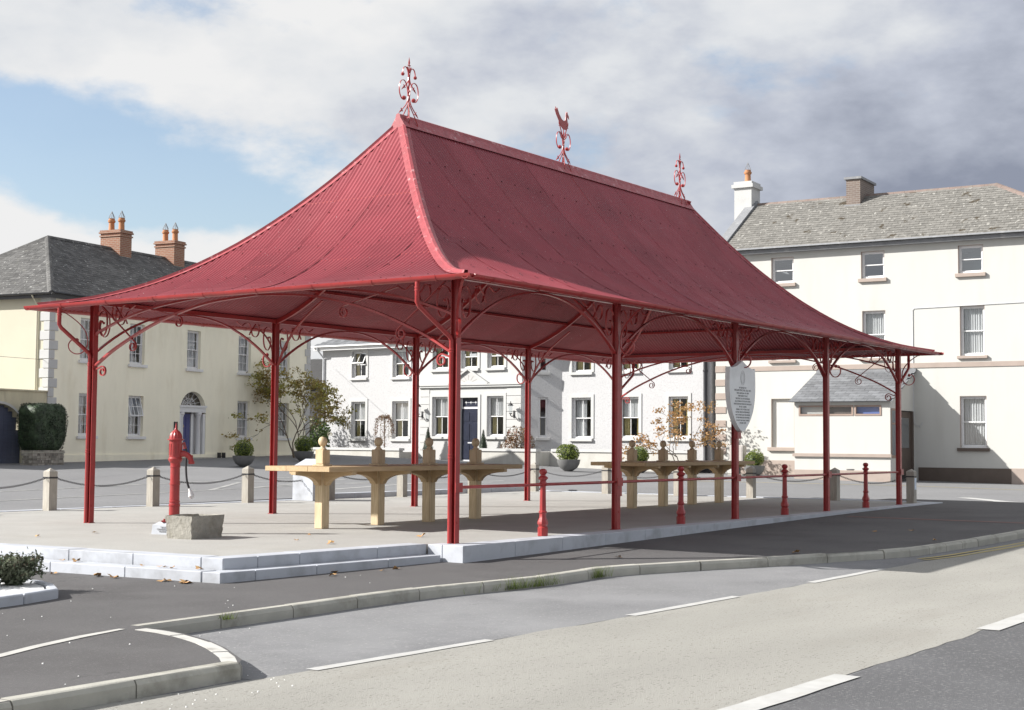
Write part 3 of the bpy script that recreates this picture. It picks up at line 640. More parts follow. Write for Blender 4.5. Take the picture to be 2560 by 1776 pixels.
# finials
def leaf_tip(b, p, d, r=.05):                        # little spear head with a cross bar
    d = Vector(d).normalized(); p = Vector(p); b.tube([p, p+d*.03, p+d*.11], .016, 6, scale=[.3, 1, .05]); q = d.cross(Vector((0, 1, 0))).normalized(); b.bar([p-q*.032, p+q*.032], (0, 1, 0), .012, .012)
def finial(x, bird):
    b = MB(); z0 = zr+.05; h = 1.0; R_ = .010
    twist = [(x+.008*cos(k*1.1), yr+.008*sin(k*1.1), z0+(.80 if not bird else .60)*k/40) for k in range(41)]; b.tube(twist, .013, 6)
    b.tube([(x, yr, z0+.5), (x, yr, z0+(.95 if not bird else .70))], .009, 6, scale=[1, .8])
    for a in range(4):                                # feet
        an = pi/4+a*pi/2; b.tube(smooth_curve([(x, yr, z0+.26), (x+.03*cos(an), yr+.03*sin(an), z0+.17), (x+.13*cos(an), yr+.13*sin(an), z0-.06), (x+.17*cos(an), yr+.17*sin(an), z0-.20)], 4), .009, 5)
    def curl(sx, zc, sc, ddir):
        pts = [(.012, 0), (.03, .10), (.075, .165), (.135, .155), (.165, .09), (.16, .01), (.12, -.045), (.085, -.03)]
        if sc < 1: pts = pts[:5]+[(.168, .03)]
        w_ = smooth_curve([(x+sx*a*sc*ddir[0], yr+sx*a*sc*ddir[1], zc+c*sc) for a, c in pts], 4); b.bar(w_, (-ddir[1], ddir[0], 0), .016, .010); b.ball(w_[-1], .032*sc**.5, 6)
        low = smooth_curve([(x+sx*.012*ddir[0], yr+sx*.012*ddir[1], zc), (x+sx*.04*sc*ddir[0], yr+sx*.04*sc*ddir[1], zc-.09*sc), (x+sx*.12*sc*ddir[0], yr+sx*.12*sc*ddir[1], zc-.17*sc)], 4)
        b.bar(low, (-ddir[1], ddir[0], 0), .014, .010); leaf_tip(b, low[-1], low[-1]-low[-3])
    for sx in (-1, 1): curl(sx, z0+.35, 1.45, (1, 0))
    if not bird:
        for sx in (-1, 1): curl(sx, z0+.66, .95, (1, 0))
        for sx in (-1, 1): b.tube(smooth_curve([(x, yr, z0+.74), (x+sx*.03, yr, z0+.79), (x+sx*.045, yr, z0+.83)], 3), .014, 5, scale=None)
        b.tube([(x, yr, z0+.86), (x, yr, z0+.90), (x, yr, z0+1.0)], .018, 6, scale=[.3, 1, .05]); b.bar([(x-.035, yr, z0+.86), (x+.035, yr, z0+.86)], (0, 1, 0), .014, .014)
        f_ = b.build('finial', 'red_paint', canopy, smooth=True)
    else:
        for sx in (-1, 1):
            b.tube([(x, yr, z0+.46), (x+sx*.13, yr, z0+.72)], .010, 5); leaf_tip(b, (x+sx*.13, yr, z0+.72), (sx*.4, 0, 1))
            b.tube(smooth_curve([(x, yr, z0+.46), (x+sx*.08, yr, z0+.50), (x+sx*.12, yr, z0+.56), (x+sx*.16, yr, z0+.58)], 3), .008, 5)
        f_ = b.build('weathervane', 'red_paint', canopy, smooth=True)
        o2 = [(-.005, .665), (.055, .665), (.10, .70), (.115, .77), (.10, .85), (.095, .91), (.125, .90), (.145, .875), (.135, .93), (.105, .965), (.10, 1.0), (.085, .97), (.065, 1.0), (.06, .955), (.055, .90), (.045, .84), (.01, .815), (-.05, .84), (-.12, .92), (-.17, 1.02), (-.185, .985), (-.215, 1.03), (-.205, .97), (-.235, .985), (-.195, .90), (-.125, .80), (-.07, .71)]
        c = MB(); n = len(o2)
        for yy in (yr-.006, yr+.006): c.v += [(x+a*1.3, yy, z0+.66+(z-.665)*1.05) for a, z in o2]
        c.f += [tuple(range(n)), tuple(2*n-1-k for k in range(n))]+[(k, (k+1) % n, n+(k+1) % n, n+k) for k in range(n)]
        c.build('cockerel', 'red_paint', f_)
    return f_
finial(3.33, False); finial(7.95, True); finial(12.55, False)
for x, y in ((4., 5.0), (8., 5.0)):
    lf_ = MB().lathe([(.03, .06), (.09, .05), (.10, 0), (.07, -.05), (.02, -.06)], 12, T(x, y, prof((Wd+OV-y)/HALF)-.14)).build('lamp', 'red_paint', canopy, smooth=True)
# ================================================================== RAILING, PLAQUE
railing = tag(empty('railing'), 'low red iron railing with knobbed posts along the front kerb', 'railing')
rp_prof = [(.072, 0), (.072, .115), (.058, .125), (.058, .135), (.076, .165), (.074, .20), (.052, .245), (.046, .30), (.058, .318), (.058, .335), (.045, .35), (.040, .68), (.052, .70), (.056, .72), (.046, .745), (.040, .755), (.070, .79), (.070, .80), (.038, .825), (.034, .838), (.052, .86), (.057, .885), (.046, .91), (.02, .922)]
rpm = MB().lathe(rp_prof, 8, None, ph=pi/8).mesh('railing_post'); rpm.materials.append(MATS['red_paint'])
for i in range(4): link('railing_post', rpm, railing, smooth=True, angle=28).location = ((i+.5)*S, -.02, .005)
for i in range(8):
    x0 = i*S/2; MB().tube([(x0+.055, -.02, .71), (x0+S/2-.05, -.02, .71)], .021, 10).build('rail', 'red_paint', railing, smooth=True)
for i in range(5): MB().box(i*S-.075, i*S+.075, -.078, -.066, .65, .77).build('rail_plate', 'red_paint', railing)

def arc2(pts, n=6): return [(p.x, p.y) for p in smooth_curve([(a, c, 0) for a, c in pts], n)]
plaque = tag(empty('memorial_plaque', (7.92, -.10, 0)), 'grey white shield-shaped memorial stone with engraved lines hung on red post', 'memorial plaque')
half = arc2([(.0, 2.71), (.10, 2.665), (.25, 2.61), (.40, 2.585), (.485, 2.595)], 4)[0:]
side_ = arc2([(.485, 2.595), (.50, 2.40), (.495, 2.15), (.43, 1.90), (.30, 1.70), (.12, 1.545), (.0, 1.50)], 5)[1:]
ol = half+side_; ol = ol+[(-a, z) for a, z in reversed(ol[1:-1])]
b = MB(); n = len(ol)
for yy in (0, -.085): b.v += [(a, yy, z) for a, z in ol]
b.f += [tuple(range(n)), tuple(2*n-1-k for k in range(n))]+[(k, (k+1) % n, n+(k+1) % n, n+k) for k in range(n)]
b.build('stone', 'plaque_stone', plaque)
MB().box(-.05, .05, .02, .045, 1.44, 2.6).box(-.07, .07, -.02, .045, 1.38, 1.50).build('bracket', 'red_paint', plaque)
TX = Matrix.Rotation(pi/2, 4, 'X')
lines = [(2.19, .050, 'IN MEMORY OF'), (2.125, .062, 'WILLIAM PERCEVAL ESQ. M.D.'), (2.065, .052, 'WHO DIED JAN. 4TH 1899'), (2.00, .044, 'THIS MARKET PLACE'), (1.957, .044, 'WAS ERECTED BY HIS FRIENDS'), (1.914, .044, 'AS A TOKEN OF THE AFFECTION'), (1.871, .044, 'AND ESTEEM IN WHICH HE WAS HELD'), (1.828, .044, 'BY ALL CLASSES'), (1.785, .044, 'DURING THE 24 YEARS THAT'), (1.742, .044, 'HE PRACTISED IN STRADBALLY'), (1.70, .042, 'AND TO PERPETUATE THE MEMORY')]
lines += [(1.66, .040, 'OF AN UNSELFISH DEVOTION'), (1.62, .036, 'TO DUTY AND LARGE CHARITY'), (1.585, .030, 'AUGUST 1899')]
# spread the lines over the face as on the stone
ztop, zbot = 2.225, 1.62
for k, (z, sz, s_) in enumerate(lines):
    zz_ = 2.235-(2.235-1.635)*k/(len(lines)-1); wmax = .82 if zz_ > 2.0 else .82-(2.0-zz_)*.85
    sz = min(.052 if k == 1 else .040, wmax/len(s_)*1.55)
    text('engraved_line', s_, sz, 'inscription', plaque, T(0, -.086, zz_) @ TX)
b = MB()
for rr in (.085, .070): b.bar([(rr*cos(2*pi*k/28), -.0865, 2.42+rr*1.45*sin(2*pi*k/28)) for k in range(29)], (0, 1, 0), .004, .005)
b.bar(smooth_curve([(-.02, -.0865, 2.33), (-.035, -.0865, 2.42), (-.01, -.0865, 2.50), (.025, -.0865, 2.47), (.02, -.0865, 2.40), (.03, -.0865, 2.33)], 4), (0, 1, 0), .004, .006)
b.build('engraved_medallion', 'faint_inscription', plaque)

# ================================================================== TABLES
cor = [(0, 0), (0, -.20), (.055, -.20), (.10, -.155), (.18, -.105), (.30, -.072), (.44, -.058), (.52, -.05), (.52, 0)]
def corbel_mesh(L_):
    pts = arc2([(.06, -.205), (.10, -.15), (.19, -.10), (.32, -.068), (L_, -.045)], 4); o_ = [(0, 0), (0, -.205)]+pts+[(L_, 0)]
    b = MB(); n = len(o_)
    for yy in (-.045, .045): b.v += [(a, yy, z) for a, z in o_]
    b.f += [tuple(range(n)), tuple(2*n-1-k for k in range(n))]+[(k, (k+1) % n, n+(k+1) % n, n+k) for k in range(n)]
    me = b.mesh('corbel'); bm = bmesh.new(); bm.from_mesh(me); bmesh.ops.recalc_face_normals(bm, faces=bm.faces); bm.to_mesh(me); bm.free(); me.materials.append(MATS['oak']); return me
cm = corbel_mesh(.56)
def bevel_mesh(mb, m, off):
    me = mb.mesh('m'); bm = bmesh.new(); bm.from_mesh(me); bmesh.ops.recalc_face_normals(bm, faces=bm.faces); bmesh.ops.bevel(bm, geom=bm.edges[:], offset=off, segments=2, affect='EDGES'); bm.to_mesh(me); bm.free(); me.materials.append(MATS[m]); return me
leg_m = bevel_mesh(MB().box(-.078, .078, -.078, .078, 0, .85), 'oak_post', .008)
blk = MB().box(-.078, .078, -.078, .078, .03, .245); blk.box(-.108, .108, -.108, .108, 0, .028)
blk_m = bevel_mesh(blk, 'oak_post', .008)
ball_m = MB().lathe([(.055, .24), (.060, .25), (.045, .265), (.032, .285), (.032, .295), (.045, .305), (.060, .325), (.068, .355), (.066, .385), (.052, .415), (.028, .432), (.004, .437)], 18).mesh('ball'); ball_m.materials.append(MATS['oak_post'])
def table(x0, xl, label):
    r = tag(empty('market_table', (x0, 3.40, 0)), label, 'table', 'heavy oak market tables under the canopy')
    Lx = 4.85; by = [-.63+.42*k for k in range(4)]
    for k in range(3): link('table_board', bevel_mesh(MB().box(-.55, Lx-.55, by[k]+.0005, by[k+1]-.0005, .845, .917), 'oak', .004), r)
    for k in range(4):
        x = k*1.27; lg = link('leg', leg_m, r); lg.location = (x, 0, 0)
        for a in range(4):
            c = link('corbel', cm, lg); c.matrix_local = RZ(a*pi/2) @ T(.06, 0, .842)
        f_ = link('finial', blk_m, r); f_.location = (x, 0, .916)
        bl = link('ball', ball_m, f_, smooth=True)
table(1.28, None, 'pale oak table with ball finials, the nearer one beside the stone trough')
table(10.35, None, 'pale oak table with ball finials, the farther one behind the shield plaque')

# ================================================================== PUMP, TROUGH, STELE
px_, py_ = -.92, 4.12
plinth = tag(empty('pump_plinth', (px_, py_, 0), radians(12)), 'white stone block with inscription under the red pump', 'plinth')
b = MB(); hw = .215
b.v += [(-hw, -hw, 0), (hw, -hw, 0), (hw, hw, 0), (-hw, hw, 0), (-hw+.01, -hw+.01, .125), (hw-.01, -hw+.01, .125), (hw-.01, hw-.01, .125), (-hw+.01, hw-.01, .125), (-hw+.07, -hw+.07, .165), (hw-.07, -hw+.07, .165), (hw-.07, hw-.07, .165), (-hw+.07, hw-.07, .165)]
b.f += [(3, 2, 1, 0), (8, 9, 10, 11)]+[(k, (k+1) % 4, 4+(k+1) % 4, 4+k) for k in range(4)]+[(4+k, 4+(k+1) % 4, 8+(k+1) % 4, 8+k) for k in range(4)]
b.build('stone', 'white_stone', plinth)
for z, s_ in ((.092, 'Erected by'), (.060, 'STRADBALLY TIDY'), (.028, 'TOWNS 2007')):
    text('engraved_line', s_, .030, 'inscription', plinth, T(-hw-.0015, 0, z) @ RZ(-pi/2) @ TX)
pump = tag(empty('water_pump', (px_, py_, .165), radians(-62)), 'red cast iron hand pump with fluted cap and curved spout', 'pump')
MB().box(-.17, .17, -.17, .17, 0, .02).build('base_plate', 'red_paint', pump)
for a in range(4): MB().lathe([(.016, .02), (.016, .04), (.004, .045)], 6, T(.13*(-1)**(a % 2), .13*(-1)**(a//2), 0)).build('bolt', 'red_paint', pump)
MB().lathe([(.115, .02), (.10, .045), (.085, .06), (.085, .21), (.092, .215), (.092, .235), (.085, .24), (.080, .26), (.086, .265), (.086, .285), (.079, .29), (.077, .50), (.084, .505), (.084, .525), (.077, .53), (.075, .735), (.082, .74), (.082, .76), (.076, .765), (.080, .80), (.105, .83), (.112, .845), (.112, .865), (.100, .88), (.098, 1.10), (.108, 1.105), (.108, 1.118), (.10, 1.12)], 22).build('column', 'red_paint', pump, smooth=True, angle=28)
for k in range(8):
    a = 2*pi*k/8; MB().bar([(.099*cos(a), .099*sin(a), .91), (.099*cos(a), .099*sin(a), 1.07)], (-sin(a), cos(a), 0), .03, .012).build('panel_rib', 'red_paint', pump)
b = MB(); prf = [(.128, 1.118), (.128, 1.132), (.100, 1.138), (.098, 1.16), (.085, 1.20), (.060, 1.235), (.030, 1.255), (.018, 1.275), (.014, 1.30), (.008, 1.335), (.002, 1.36)]
nf = 48
for j, (r, z) in enumerate(prf):
    for k in range(nf): a = 2*pi*k/nf; q = r*(1+(.07*cos(a*12) if 3 <= j <= 6 else 0)); b.v.append((q*cos(a), q*sin(a), z))
for j in range(len(prf)-1):
    for k in range(nf): b.f.append((j*nf+k, j*nf+(k+1) % nf, (j+1)*nf+(k+1) % nf, (j+1)*nf+k))
b.build('cap', 'red_paint', pump, smooth=True, angle=40)
sp = smooth_curve([(.06, 0, .925), (.13, 0, .93), (.20, 0, .905), (.245, 0, .85), (.255, 0, .80)], 5)
b = MB().tube(sp, .040, 12, scale=[1.15]*6+[1.0]*(len(sp)-6)); b.lathe([(.046, .79), (.050, .80), (.050, .825), (.042, .83)], 12, T(.255, 0, 0)); b.ball((.262, 0, .895), .02, 6); b.build('spout', 'red_paint', pump, smooth=True, angle=40)
b = MB().bar([(.06, .07, 1.05), (.11, .11, 1.08), (.13, .12, 1.0)], (-1, 1, 0), .05, .03); b.build('handle_pivot', 'red_paint', pump)
hp = smooth_curve([(.12, .12, 1.06), (.15, .13, .95), (.145, .14, .75), (.165, .15, .55), (.215, .16, .42)], 5)
h_ = MB().tube(hp, .017, 8).build('handle', 'black_iron', pump, smooth=True)
MB().tube([(.20, .158, .455), (.215, .16, .42), (.235, .163, .35), (.245, .165, .31)], .05, 10, scale=[.35, .5, 1, .5]).build('handle_grip', 'white_paint', h_, smooth=True)
pump.rotation_euler.z = atan2(-.72, .55); pump.scale = (.86, .86, 1)
trough = empty('stone_trough', (-1.33, 3.27, 0), radians(4)); tag(trough, 'rough hewn grey stone trough in front of the pump', 'trough')
b = bmesh.new(); bmesh.ops.create_cube(b, size=1); bmesh.ops.scale(b, vec=(.62, .46, .30), verts=b.verts); bmesh.ops.translate(b, vec=(0, 0, .15), verts=b.verts)
top = [f for f in b.faces if f.normal.z > .9]; r_ = bmesh.ops.inset_region(b, faces=top, thickness=.085); bmesh.ops.translate(b, vec=(0, 0, -.17), verts=top[0].verts)
bmesh.ops.subdivide_edges(b, edges=b.edges[:], cuts=5, use_grid_fill=True)
rnd = random.Random(11)
for v in b.verts:
    k = .93+.07*min(1, v.co.z/.3); v.co.x *= k; v.co.y *= k
    v.co += Vector((rnd.uniform(-.009, .009), rnd.uniform(-.009, .009), rnd.uniform(-.006, .006) if v.co.z > .02 else 0))
me = bpy.data.meshes.new('basin'); b.to_mesh(me); b.free(); me.materials.append(MATS['trough_stone']); link('basin', me, trough, smooth=True, angle=30)
stele = empty('stone_lectern', (8.45, 10.45, 0), radians(2)); tag(stele, 'pale grey stone block with slanted top by the bollard chain', 'stone marker')
b = MB(); o_ = [(-.02, 0), (.45, 0), (.45, .86), (.40, .90), (-.02, .74)]; n = len(o_)
for yy in (-.29, .29): b.v += [(a, yy, z) for a, z in o_]
b.f += [tuple(range(n)), tuple(2*n-1-k for k in range(n))]+[(k, (k+1) % n, n+(k+1) % n, n+k) for k in range(n)]
b.build('block', 'white_stone', stele, bevel=.006)

# ================================================================== BOLLARDS AND CHAINS
bw = .088
bb = MB().box(-bw, bw, -bw, bw, -.05, .70); i = len(bb.v); bb.v += [(-bw, -bw, .70), (bw, -bw, .70), (bw, bw, .70), (-bw, bw, .70), (0, 0, .765)]; bb.f += [(i, i+1, i+4), (i+1, i+2, i+4), (i+2, i+3, i+4), (i+3, i, i+4)]
bol_m = bb.mesh('shaft'); bol_m.materials.append(MATS['weathered_wood'])
band_m = MB().box(-bw-.005, bw+.005, -bw-.005, bw+.005, .575, .605).mesh('chain_band'); band_m.materials.append(MATS['black_iron'])
BOL = [(-.3, 10.75), (2.1, 10.72), (4.47, 10.68), (6.94, 10.6), (9.25, 10.42), (11.75, 10.4), (14.6, 10.45), (17.3, 10.4), (17.25, 8.15), (17.3, 6.1), (17.35, 4.15), (17.3, 2.0), (17.2, .15)]
BL = ['weathered timber bollard at the left edge of the chain row', 'timber bollard left of the corner post with the downpipe', 'timber bollard just left of the red pump', 'timber bollard between the pump and the second back post', 'cracked timber bollard right of the slanted stone block', 'timber bollard beside the third back post', 'timber bollard hidden behind the near oak table', 'timber bollard at the far back corner of the platform', 'timber bollard behind the second front post', 'timber bollard on the far end behind the farther table', 'timber bollard right of the shield plaque', 'timber bollard behind the fourth front post', 'timber bollard with pale blue sticker outside the last front post']
for k, (x, y) in enumerate(BOL):
    r = tag(empty('bollard', (x, y, 0), radians(random.uniform(-3, 3))), BL[k], 'bollard', 'timber bollards round the platform')
    link('shaft', bol_m, r); link('chain_band', band_m, r)
    if k == 12: MB().box(-.05, .07, -bw-.004, -bw-.001, .30, .56).build('sticker', 'sticker', r)
lk = MB(); nn_, mm_ = 12, 5
def link_ring(b, c, t, up, roll):
    t = t.normalized(); sdir = up.cross(t).normalized(); nrm = t.cross(sdir)
    a_ = sdir*cos(roll)+nrm*sin(roll); i = len(b.v)
    for k in range(8):
        an = 2*pi*k/8; ctr = c+t*(.028*cos(an))+a_*(.017*sin(an)); ra = (t*cos(an)+a_*sin(an)).normalized(); rb = t.cross(a_)
        for q in range(4): bn = 2*pi*q/4; b.v.append(tuple(ctr+ra*.0062*cos(bn)+rb*.0062*sin(bn)))
    for k in range(8):
        for q in range(4): b.f.append((i+k*4+q, i+((k+1) % 8)*4+q, i+((k+1) % 8)*4+(q+1) % 4, i+k*4+(q+1) % 4))
CH = ['far left', 'second', 'third', 'fourth', 'fifth', 'sixth', 'seventh', 'eighth', 'ninth', 'tenth', 'eleventh', 'twelfth']
CHL = ['black iron chain hanging from the leftmost bollard', 'black iron chain sagging behind the corner post', 'black iron chain sagging behind the red pump', 'black iron chain behind the slanted stone block', 'black iron chain between the near table legs', 'black iron chain behind the end of the near table', 'black iron chain behind the first railing post', 'black iron chain across the far back corner', 'black iron chain behind the second front post', 'black iron chain behind the farther table', 'black iron chain between plaque post and fourth front post', 'black iron chain beside the last railing post']
for k in range(len(BOL)-1):
    a = Vector((*BOL[k], .59)); c = Vector((*BOL[k+1], .59)); d = (c-a).normalized(); a += d*.09; c -= d*.09; n = int((c-a).length/.044); b = MB(); sag = .17
    pts = [a.lerp(c, q/n)-Vector((0, 0, sag*4*(q/n)*(1-q/n))) for q in range(n+1)]
    for q in range(n): link_ring(b, (pts[q]+pts[q+1])/2, pts[q+1]-pts[q], Vector((0, 0, 1)), pi/4+(q % 2)*pi/2)
    tag(b.build('chain', 'chain_iron', smooth=True, fix=False), CHL[k], 'chain', 'chains between the timber bollards')

# ================================================================== LEAVES AND PLANTS
def add_leaf(b, p, size, rnd, up=.3, asp=.5):
    d = Vector((rnd.gauss(0, 1), rnd.gauss(0, 1), rnd.gauss(0, 1)+up)).normalized(); t = d.orthogonal().normalized(); t = Matrix.Rotation(rnd.uniform(0, 6.28), 3, d) @ t; s_ = d.cross(t)
    l = size*rnd.uniform(.7, 1.3); w_ = l*asp; i = len(b.v); p = Vector(p)
    b.v += [tuple(p-t*l*.5), tuple(p+s_*w_*.5+d*l*.06), tuple(p+t*l*.5), tuple(p-s_*w_*.5+d*l*.06)]; b.f += [(i, i+1, i+2), (i, i+2, i+3)]
def leaf_ball(n, r, size, seed, sq=1.0, shell=.35, lump=.06, z0=0.):
    rnd = random.Random(seed); b = MB(); lumps = [(Vector((rnd.gauss(0, 1), rnd.gauss(0, 1), rnd.gauss(0, 1))).normalized(), rnd.uniform(-1, 1)*lump) for _ in range(26)]
    for _ in range(n):
        d = Vector((rnd.gauss(0, 1), rnd.gauss(0, 1), rnd.gauss(0, 1))).normalized(); k = 1+sum(a*max(0, d.dot(v))**6 for v, a in lumps)*2
        rr = r*k*(1-shell*rnd.random()**2.2); add_leaf(b, (d.x*rr, d.y*rr, d.z*rr*sq+z0), size, rnd)
    return b
bowl_prof = [(.13, 0), (.16, .02), (.30, .12), (.375, .25), (.40, .36), (.41, .40), (.385, .405), (.37, .37), (.33, .33), (.02, .33)]
bowl_m = MB().lathe(bowl_prof, 24).mesh('bowl'); bowl_m.materials.append(MATS['bowl_grey'])
soil_m = MB().lathe([(.36, .34), (.2, .36), (.01, .365)], 16).mesh('soil'); soil_m.materials.append(MATS['soil'])
BOX = [leaf_ball(1900, .37, .055, 20+k, .95, z0=.63) for k in range(3)]; box_ms = []
for k in range(3): m_ = BOX[k].mesh('box_ball'); m_.materials.append(MATS['leaf_box']); box_ms.append(m_)
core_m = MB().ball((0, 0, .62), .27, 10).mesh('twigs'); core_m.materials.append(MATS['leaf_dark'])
for k, (x, y, sc, lab) in enumerate([(18.2, 22.1, .86, 'box ball in grey bowl in front of the yellow house'), (22.9, 23.9, .88, 'box ball in grey bowl behind the near end of the near table'), (29.7, 17.25, 1.05, 'box ball in grey bowl before the white garden wall by the first railing post'), (32.0, 15.6, 1.0, 'box ball in grey bowl half hidden behind the farther table'), (33.6, 11.75, .95, 'box ball in grey bowl below the grey cabinet'), (33.3, 7.85, 1.0, 'box ball in grey bowl in front of the white porch')]):
    r = tag(empty('planter', (x, y, H(x, y)), k*1.3), lab, 'planter', 'clipped box balls in grey bowls'); r.scale = (sc, sc, sc)
    link('bowl', bowl_m, r, smooth=True); link('soil', soil_m, r); t_ = link('box_ball', box_ms[k % 3], r); link('twigs', core_m, t_)

def branch(b, tips, p, d, l, r, depth, rnd, spread=.5, up=.25, tw=.25, n=4):
    pts = [p]; dd = d.copy()
    for k in range(n): dd = (dd+Vector((rnd.gauss(0, tw), rnd.gauss(0, tw), rnd.gauss(0, tw*.5)))).normalized(); pts.append(pts[-1]+dd*l/n)
    b.tube(pts, r, 6, scale=[1-.5*k/n for k in range(n+1)])
    if depth == 0: tips.append((pts[-1], dd)); tips.append((pts[-2], dd)); return
    for c in range(rnd.choice((2, 3))):
        nd = (dd+Vector((rnd.gauss(0, spread), rnd.gauss(0, spread), rnd.gauss(0, spread*.5)+up*.4))).normalized(); branch(b, tips, pts[-1 if c < 2 else -2], nd, l*rnd.uniform(.65, .85), r*.55, depth-1, rnd, spread, up, tw, n)
    if depth <= 2: tips.append((pts[-2], dd))
def tree(name, loc, label, cat, stems, h, seed, leafm, per, lsize, clump, spread=.55, bark='bark', depth=3, r0=.05, flat=.35, lean=.35, group=None):
    rnd = random.Random(seed); r = tag(empty(name, loc), label, cat, group); b = MB(); tips = []
    for k in range(stems):
        a = 2*pi*k/stems+rnd.uniform(-.3, .3); branch(b, tips, Vector((cos(a)*.05, sin(a)*.05, -.05)), Vector((cos(a)*lean, sin(a)*lean, 1)).normalized(), h*.36, r0, depth, rnd, spread)
    b.build('trunk', bark, r, smooth=True); lb = MB()
    for p, d in tips:
        for _ in range(per): add_leaf(lb, p+Vector((rnd.gauss(0, clump), rnd.gauss(0, clump), rnd.gauss(0, clump*flat))), lsize, rnd, up=1.0, asp=.65)
    lb.build('crown', leafm, r, fix=False); return r
# ================================================================== BUILDINGS
HOUSES = {(22.964, 32.799, 0): ((17.69, 26.65, .18), .86), (34.657, 31.75, 0): ((35.67, 32.63, -.026), 1.0204)}
def frame_empty(name, loc, u):                        # local x along facade, -y outwards
    l, k = HOUSES.get(loc, (loc, 1.)); o = empty(name, l, atan2(u[1], u[0])); o.scale = (k, k, k); return o
def MX(x, y, dz=0.):                                  # a spot in the white house's front garden
    x, y = (x+14.712)*1.0204-14.712, (y+11.107)*1.0204-11.107; return (x, y, H(x, y)+dz)
def wall_face(b, u0, u1, z0, z1, ops, dep, y=0.):
    us = sorted(set([u0, u1]+[o[0] for o in ops]+[o[1] for o in ops])); zs = sorted(set([z0, z1]+[o[2] for o in ops]+[o[3] for o in ops]))
    for a, c in zip(us, us[1:]):
        for d, e_ in zip(zs, zs[1:]):
            m, n = (a+c)/2, (d+e_)/2
            if any(o[0] < m < o[1] and o[2] < n < o[3] for o in ops): continue
            b.quad((a, y, d), (c, y, d), (c, y, e_), (a, y, e_))
    for a, c, d, e_ in ops:
        b.quad((a, y, d), (a, y, e_), (a, y+dep, e_), (a, y+dep, d)); b.quad((c, y, d), (c, y+dep, d), (c, y+dep, e_), (c, y, e_))
        b.quad((a, y, e_), (c, y, e_), (c, y+dep, e_), (a, y+dep, e_)); b.quad((a, y, d), (a, y+dep, d), (c, y+dep, d), (c, y, d))
    return b
def curtain(b, x0, x1, z0, z1, y, folds, amp=.02):
    n = folds*4
    for k in range(n+1):
        x = x0+(x1-x0)*k/n; yy = y+amp*sin(k*pi/2+.3)+amp*.4*sin(k*.9); b.v += [(x, yy, z0), (x, yy, z1)]
    o_ = len(b.v)-2*(n+1)
    for k in range(n): b.f.append((o_+2*k, o_+2*k+2, o_+2*k+3, o_+2*k+1))
    return b
def window(par, u0, u1, z0, z1, dep, fm, cols_=1, rows_=1, gl='glass_clear', sill=None, style='net', tilt=0., fw=.05, M=None, sill_w=.11, label=None, tiltp=None):
    """sash window > frame, sashes with panes, sill, curtains; local to the facade"""
    w = empty('window'); w.parent = par
    w.matrix_local = (M or Matrix()) @ T(u0, dep, z0); W_ = u1-u0; Hh = z1-z0; g = .002
    b = MB().box(g, fw, 0, .09, g, Hh-g).box(W_-fw, W_-g, 0, .09, g, Hh-g).box(fw, W_-fw, 0, .09, Hh-fw, Hh-g).box(fw, W_-fw, 0, .10, g, fw*1.1)
    b.build('frame', fm, w)
    zm = Hh*.5
    def sash(za, zb, yy, open_=0.):
        sb = MB(); r = .038; xa, xb = fw, W_-fw
        sb.box(xa, xa+r, yy, yy+.035, za, zb).box(xb-r, xb, yy, yy+.035, za, zb).box(xa+r, xb-r, yy, yy+.035, za, za+r).box(xa+r, xb-r, yy, yy+.035, zb-r, zb)
        cx = [xa+r+(xb-xa-2*r)*k/cols_ for k in range(cols_+1)]; cz = [za+r+(zb-za-2*r)*k/rows_ for k in range(rows_+1)]
        for x in cx[1:-1]: sb.box(x-.011, x+.011, yy+.004, yy+.031, za+r, zb-r)
        for z in cz[1:-1]:
            for xa_, xb_ in zip(cx, cx[1:]): sb.box(xa_+.011 if xa_ != cx[0] else xa_, xb_-.011 if xb_ != cx[-1] else xb_, yy+.006, yy+.029, z-.011, z+.011)
        s_ = sb.build('sash', fm, w)
        for x0_, x1_ in zip(cx, cx[1:]):
            for q0, q1 in zip(cz, cz[1:]):
                MB().quad((x0_, yy+.018, q0), (x1_, yy+.018, q0), (x1_, yy+.018, q1), (x0_, yy+.018, q1)).build('pane', gl, s_, fix=False)
        if open_: s_.matrix_local = T(0, yy, zb) @ Matrix.Rotation(-open_, 4, 'X') @ T(0, -yy, -zb)
    sash(zm-.02, Hh-fw, .015, tilt); sash(fw*1.1, zm+.02, .052)
    if sill: MB().box(-.09, W_+.09, -dep-.10, -.003, -sill_w-.005, -.005).build('sill', sill, w, bevel=.006)
    c = MB(); yc = .14
    if style == 'net': curtain(c, fw, W_-fw, fw, Hh-fw, yc, 9); c.build('curtain', 'net_curtain', w, smooth=True, fix=False)
    elif style == 'half':
        curtain(c, fw, W_-fw, Hh*.52, Hh-fw, yc, 9, .012); c.build('curtain', 'net_curtain', w, smooth=True, fix=False)
        for xa, xb in ((fw, W_*.34), (W_*.70, W_-fw)): curtain(MB(), 0, 0, 0, 0, 0, 1); cc = MB(); curtain(cc, xa, xb, fw, Hh-fw, yc+.08, 4); cc.build('curtain', 'yellow_curtain', w, smooth=True, fix=False)
    elif style == 'left':
        curtain(c, fw, W_*.62, fw, Hh-fw, yc, 6); c.build('curtain', 'net_curtain', w, smooth=True, fix=False)
    elif style == 'sides':
        for xa, xb in ((fw, W_*.30), (W_*.74, W_-fw)): cc = MB(); curtain(cc, xa, xb, fw, Hh-fw, yc, 4); cc.build('curtain', 'yellow_curtain', w, smooth=True, fix=False)
    if label: w['label'] = label
    return w
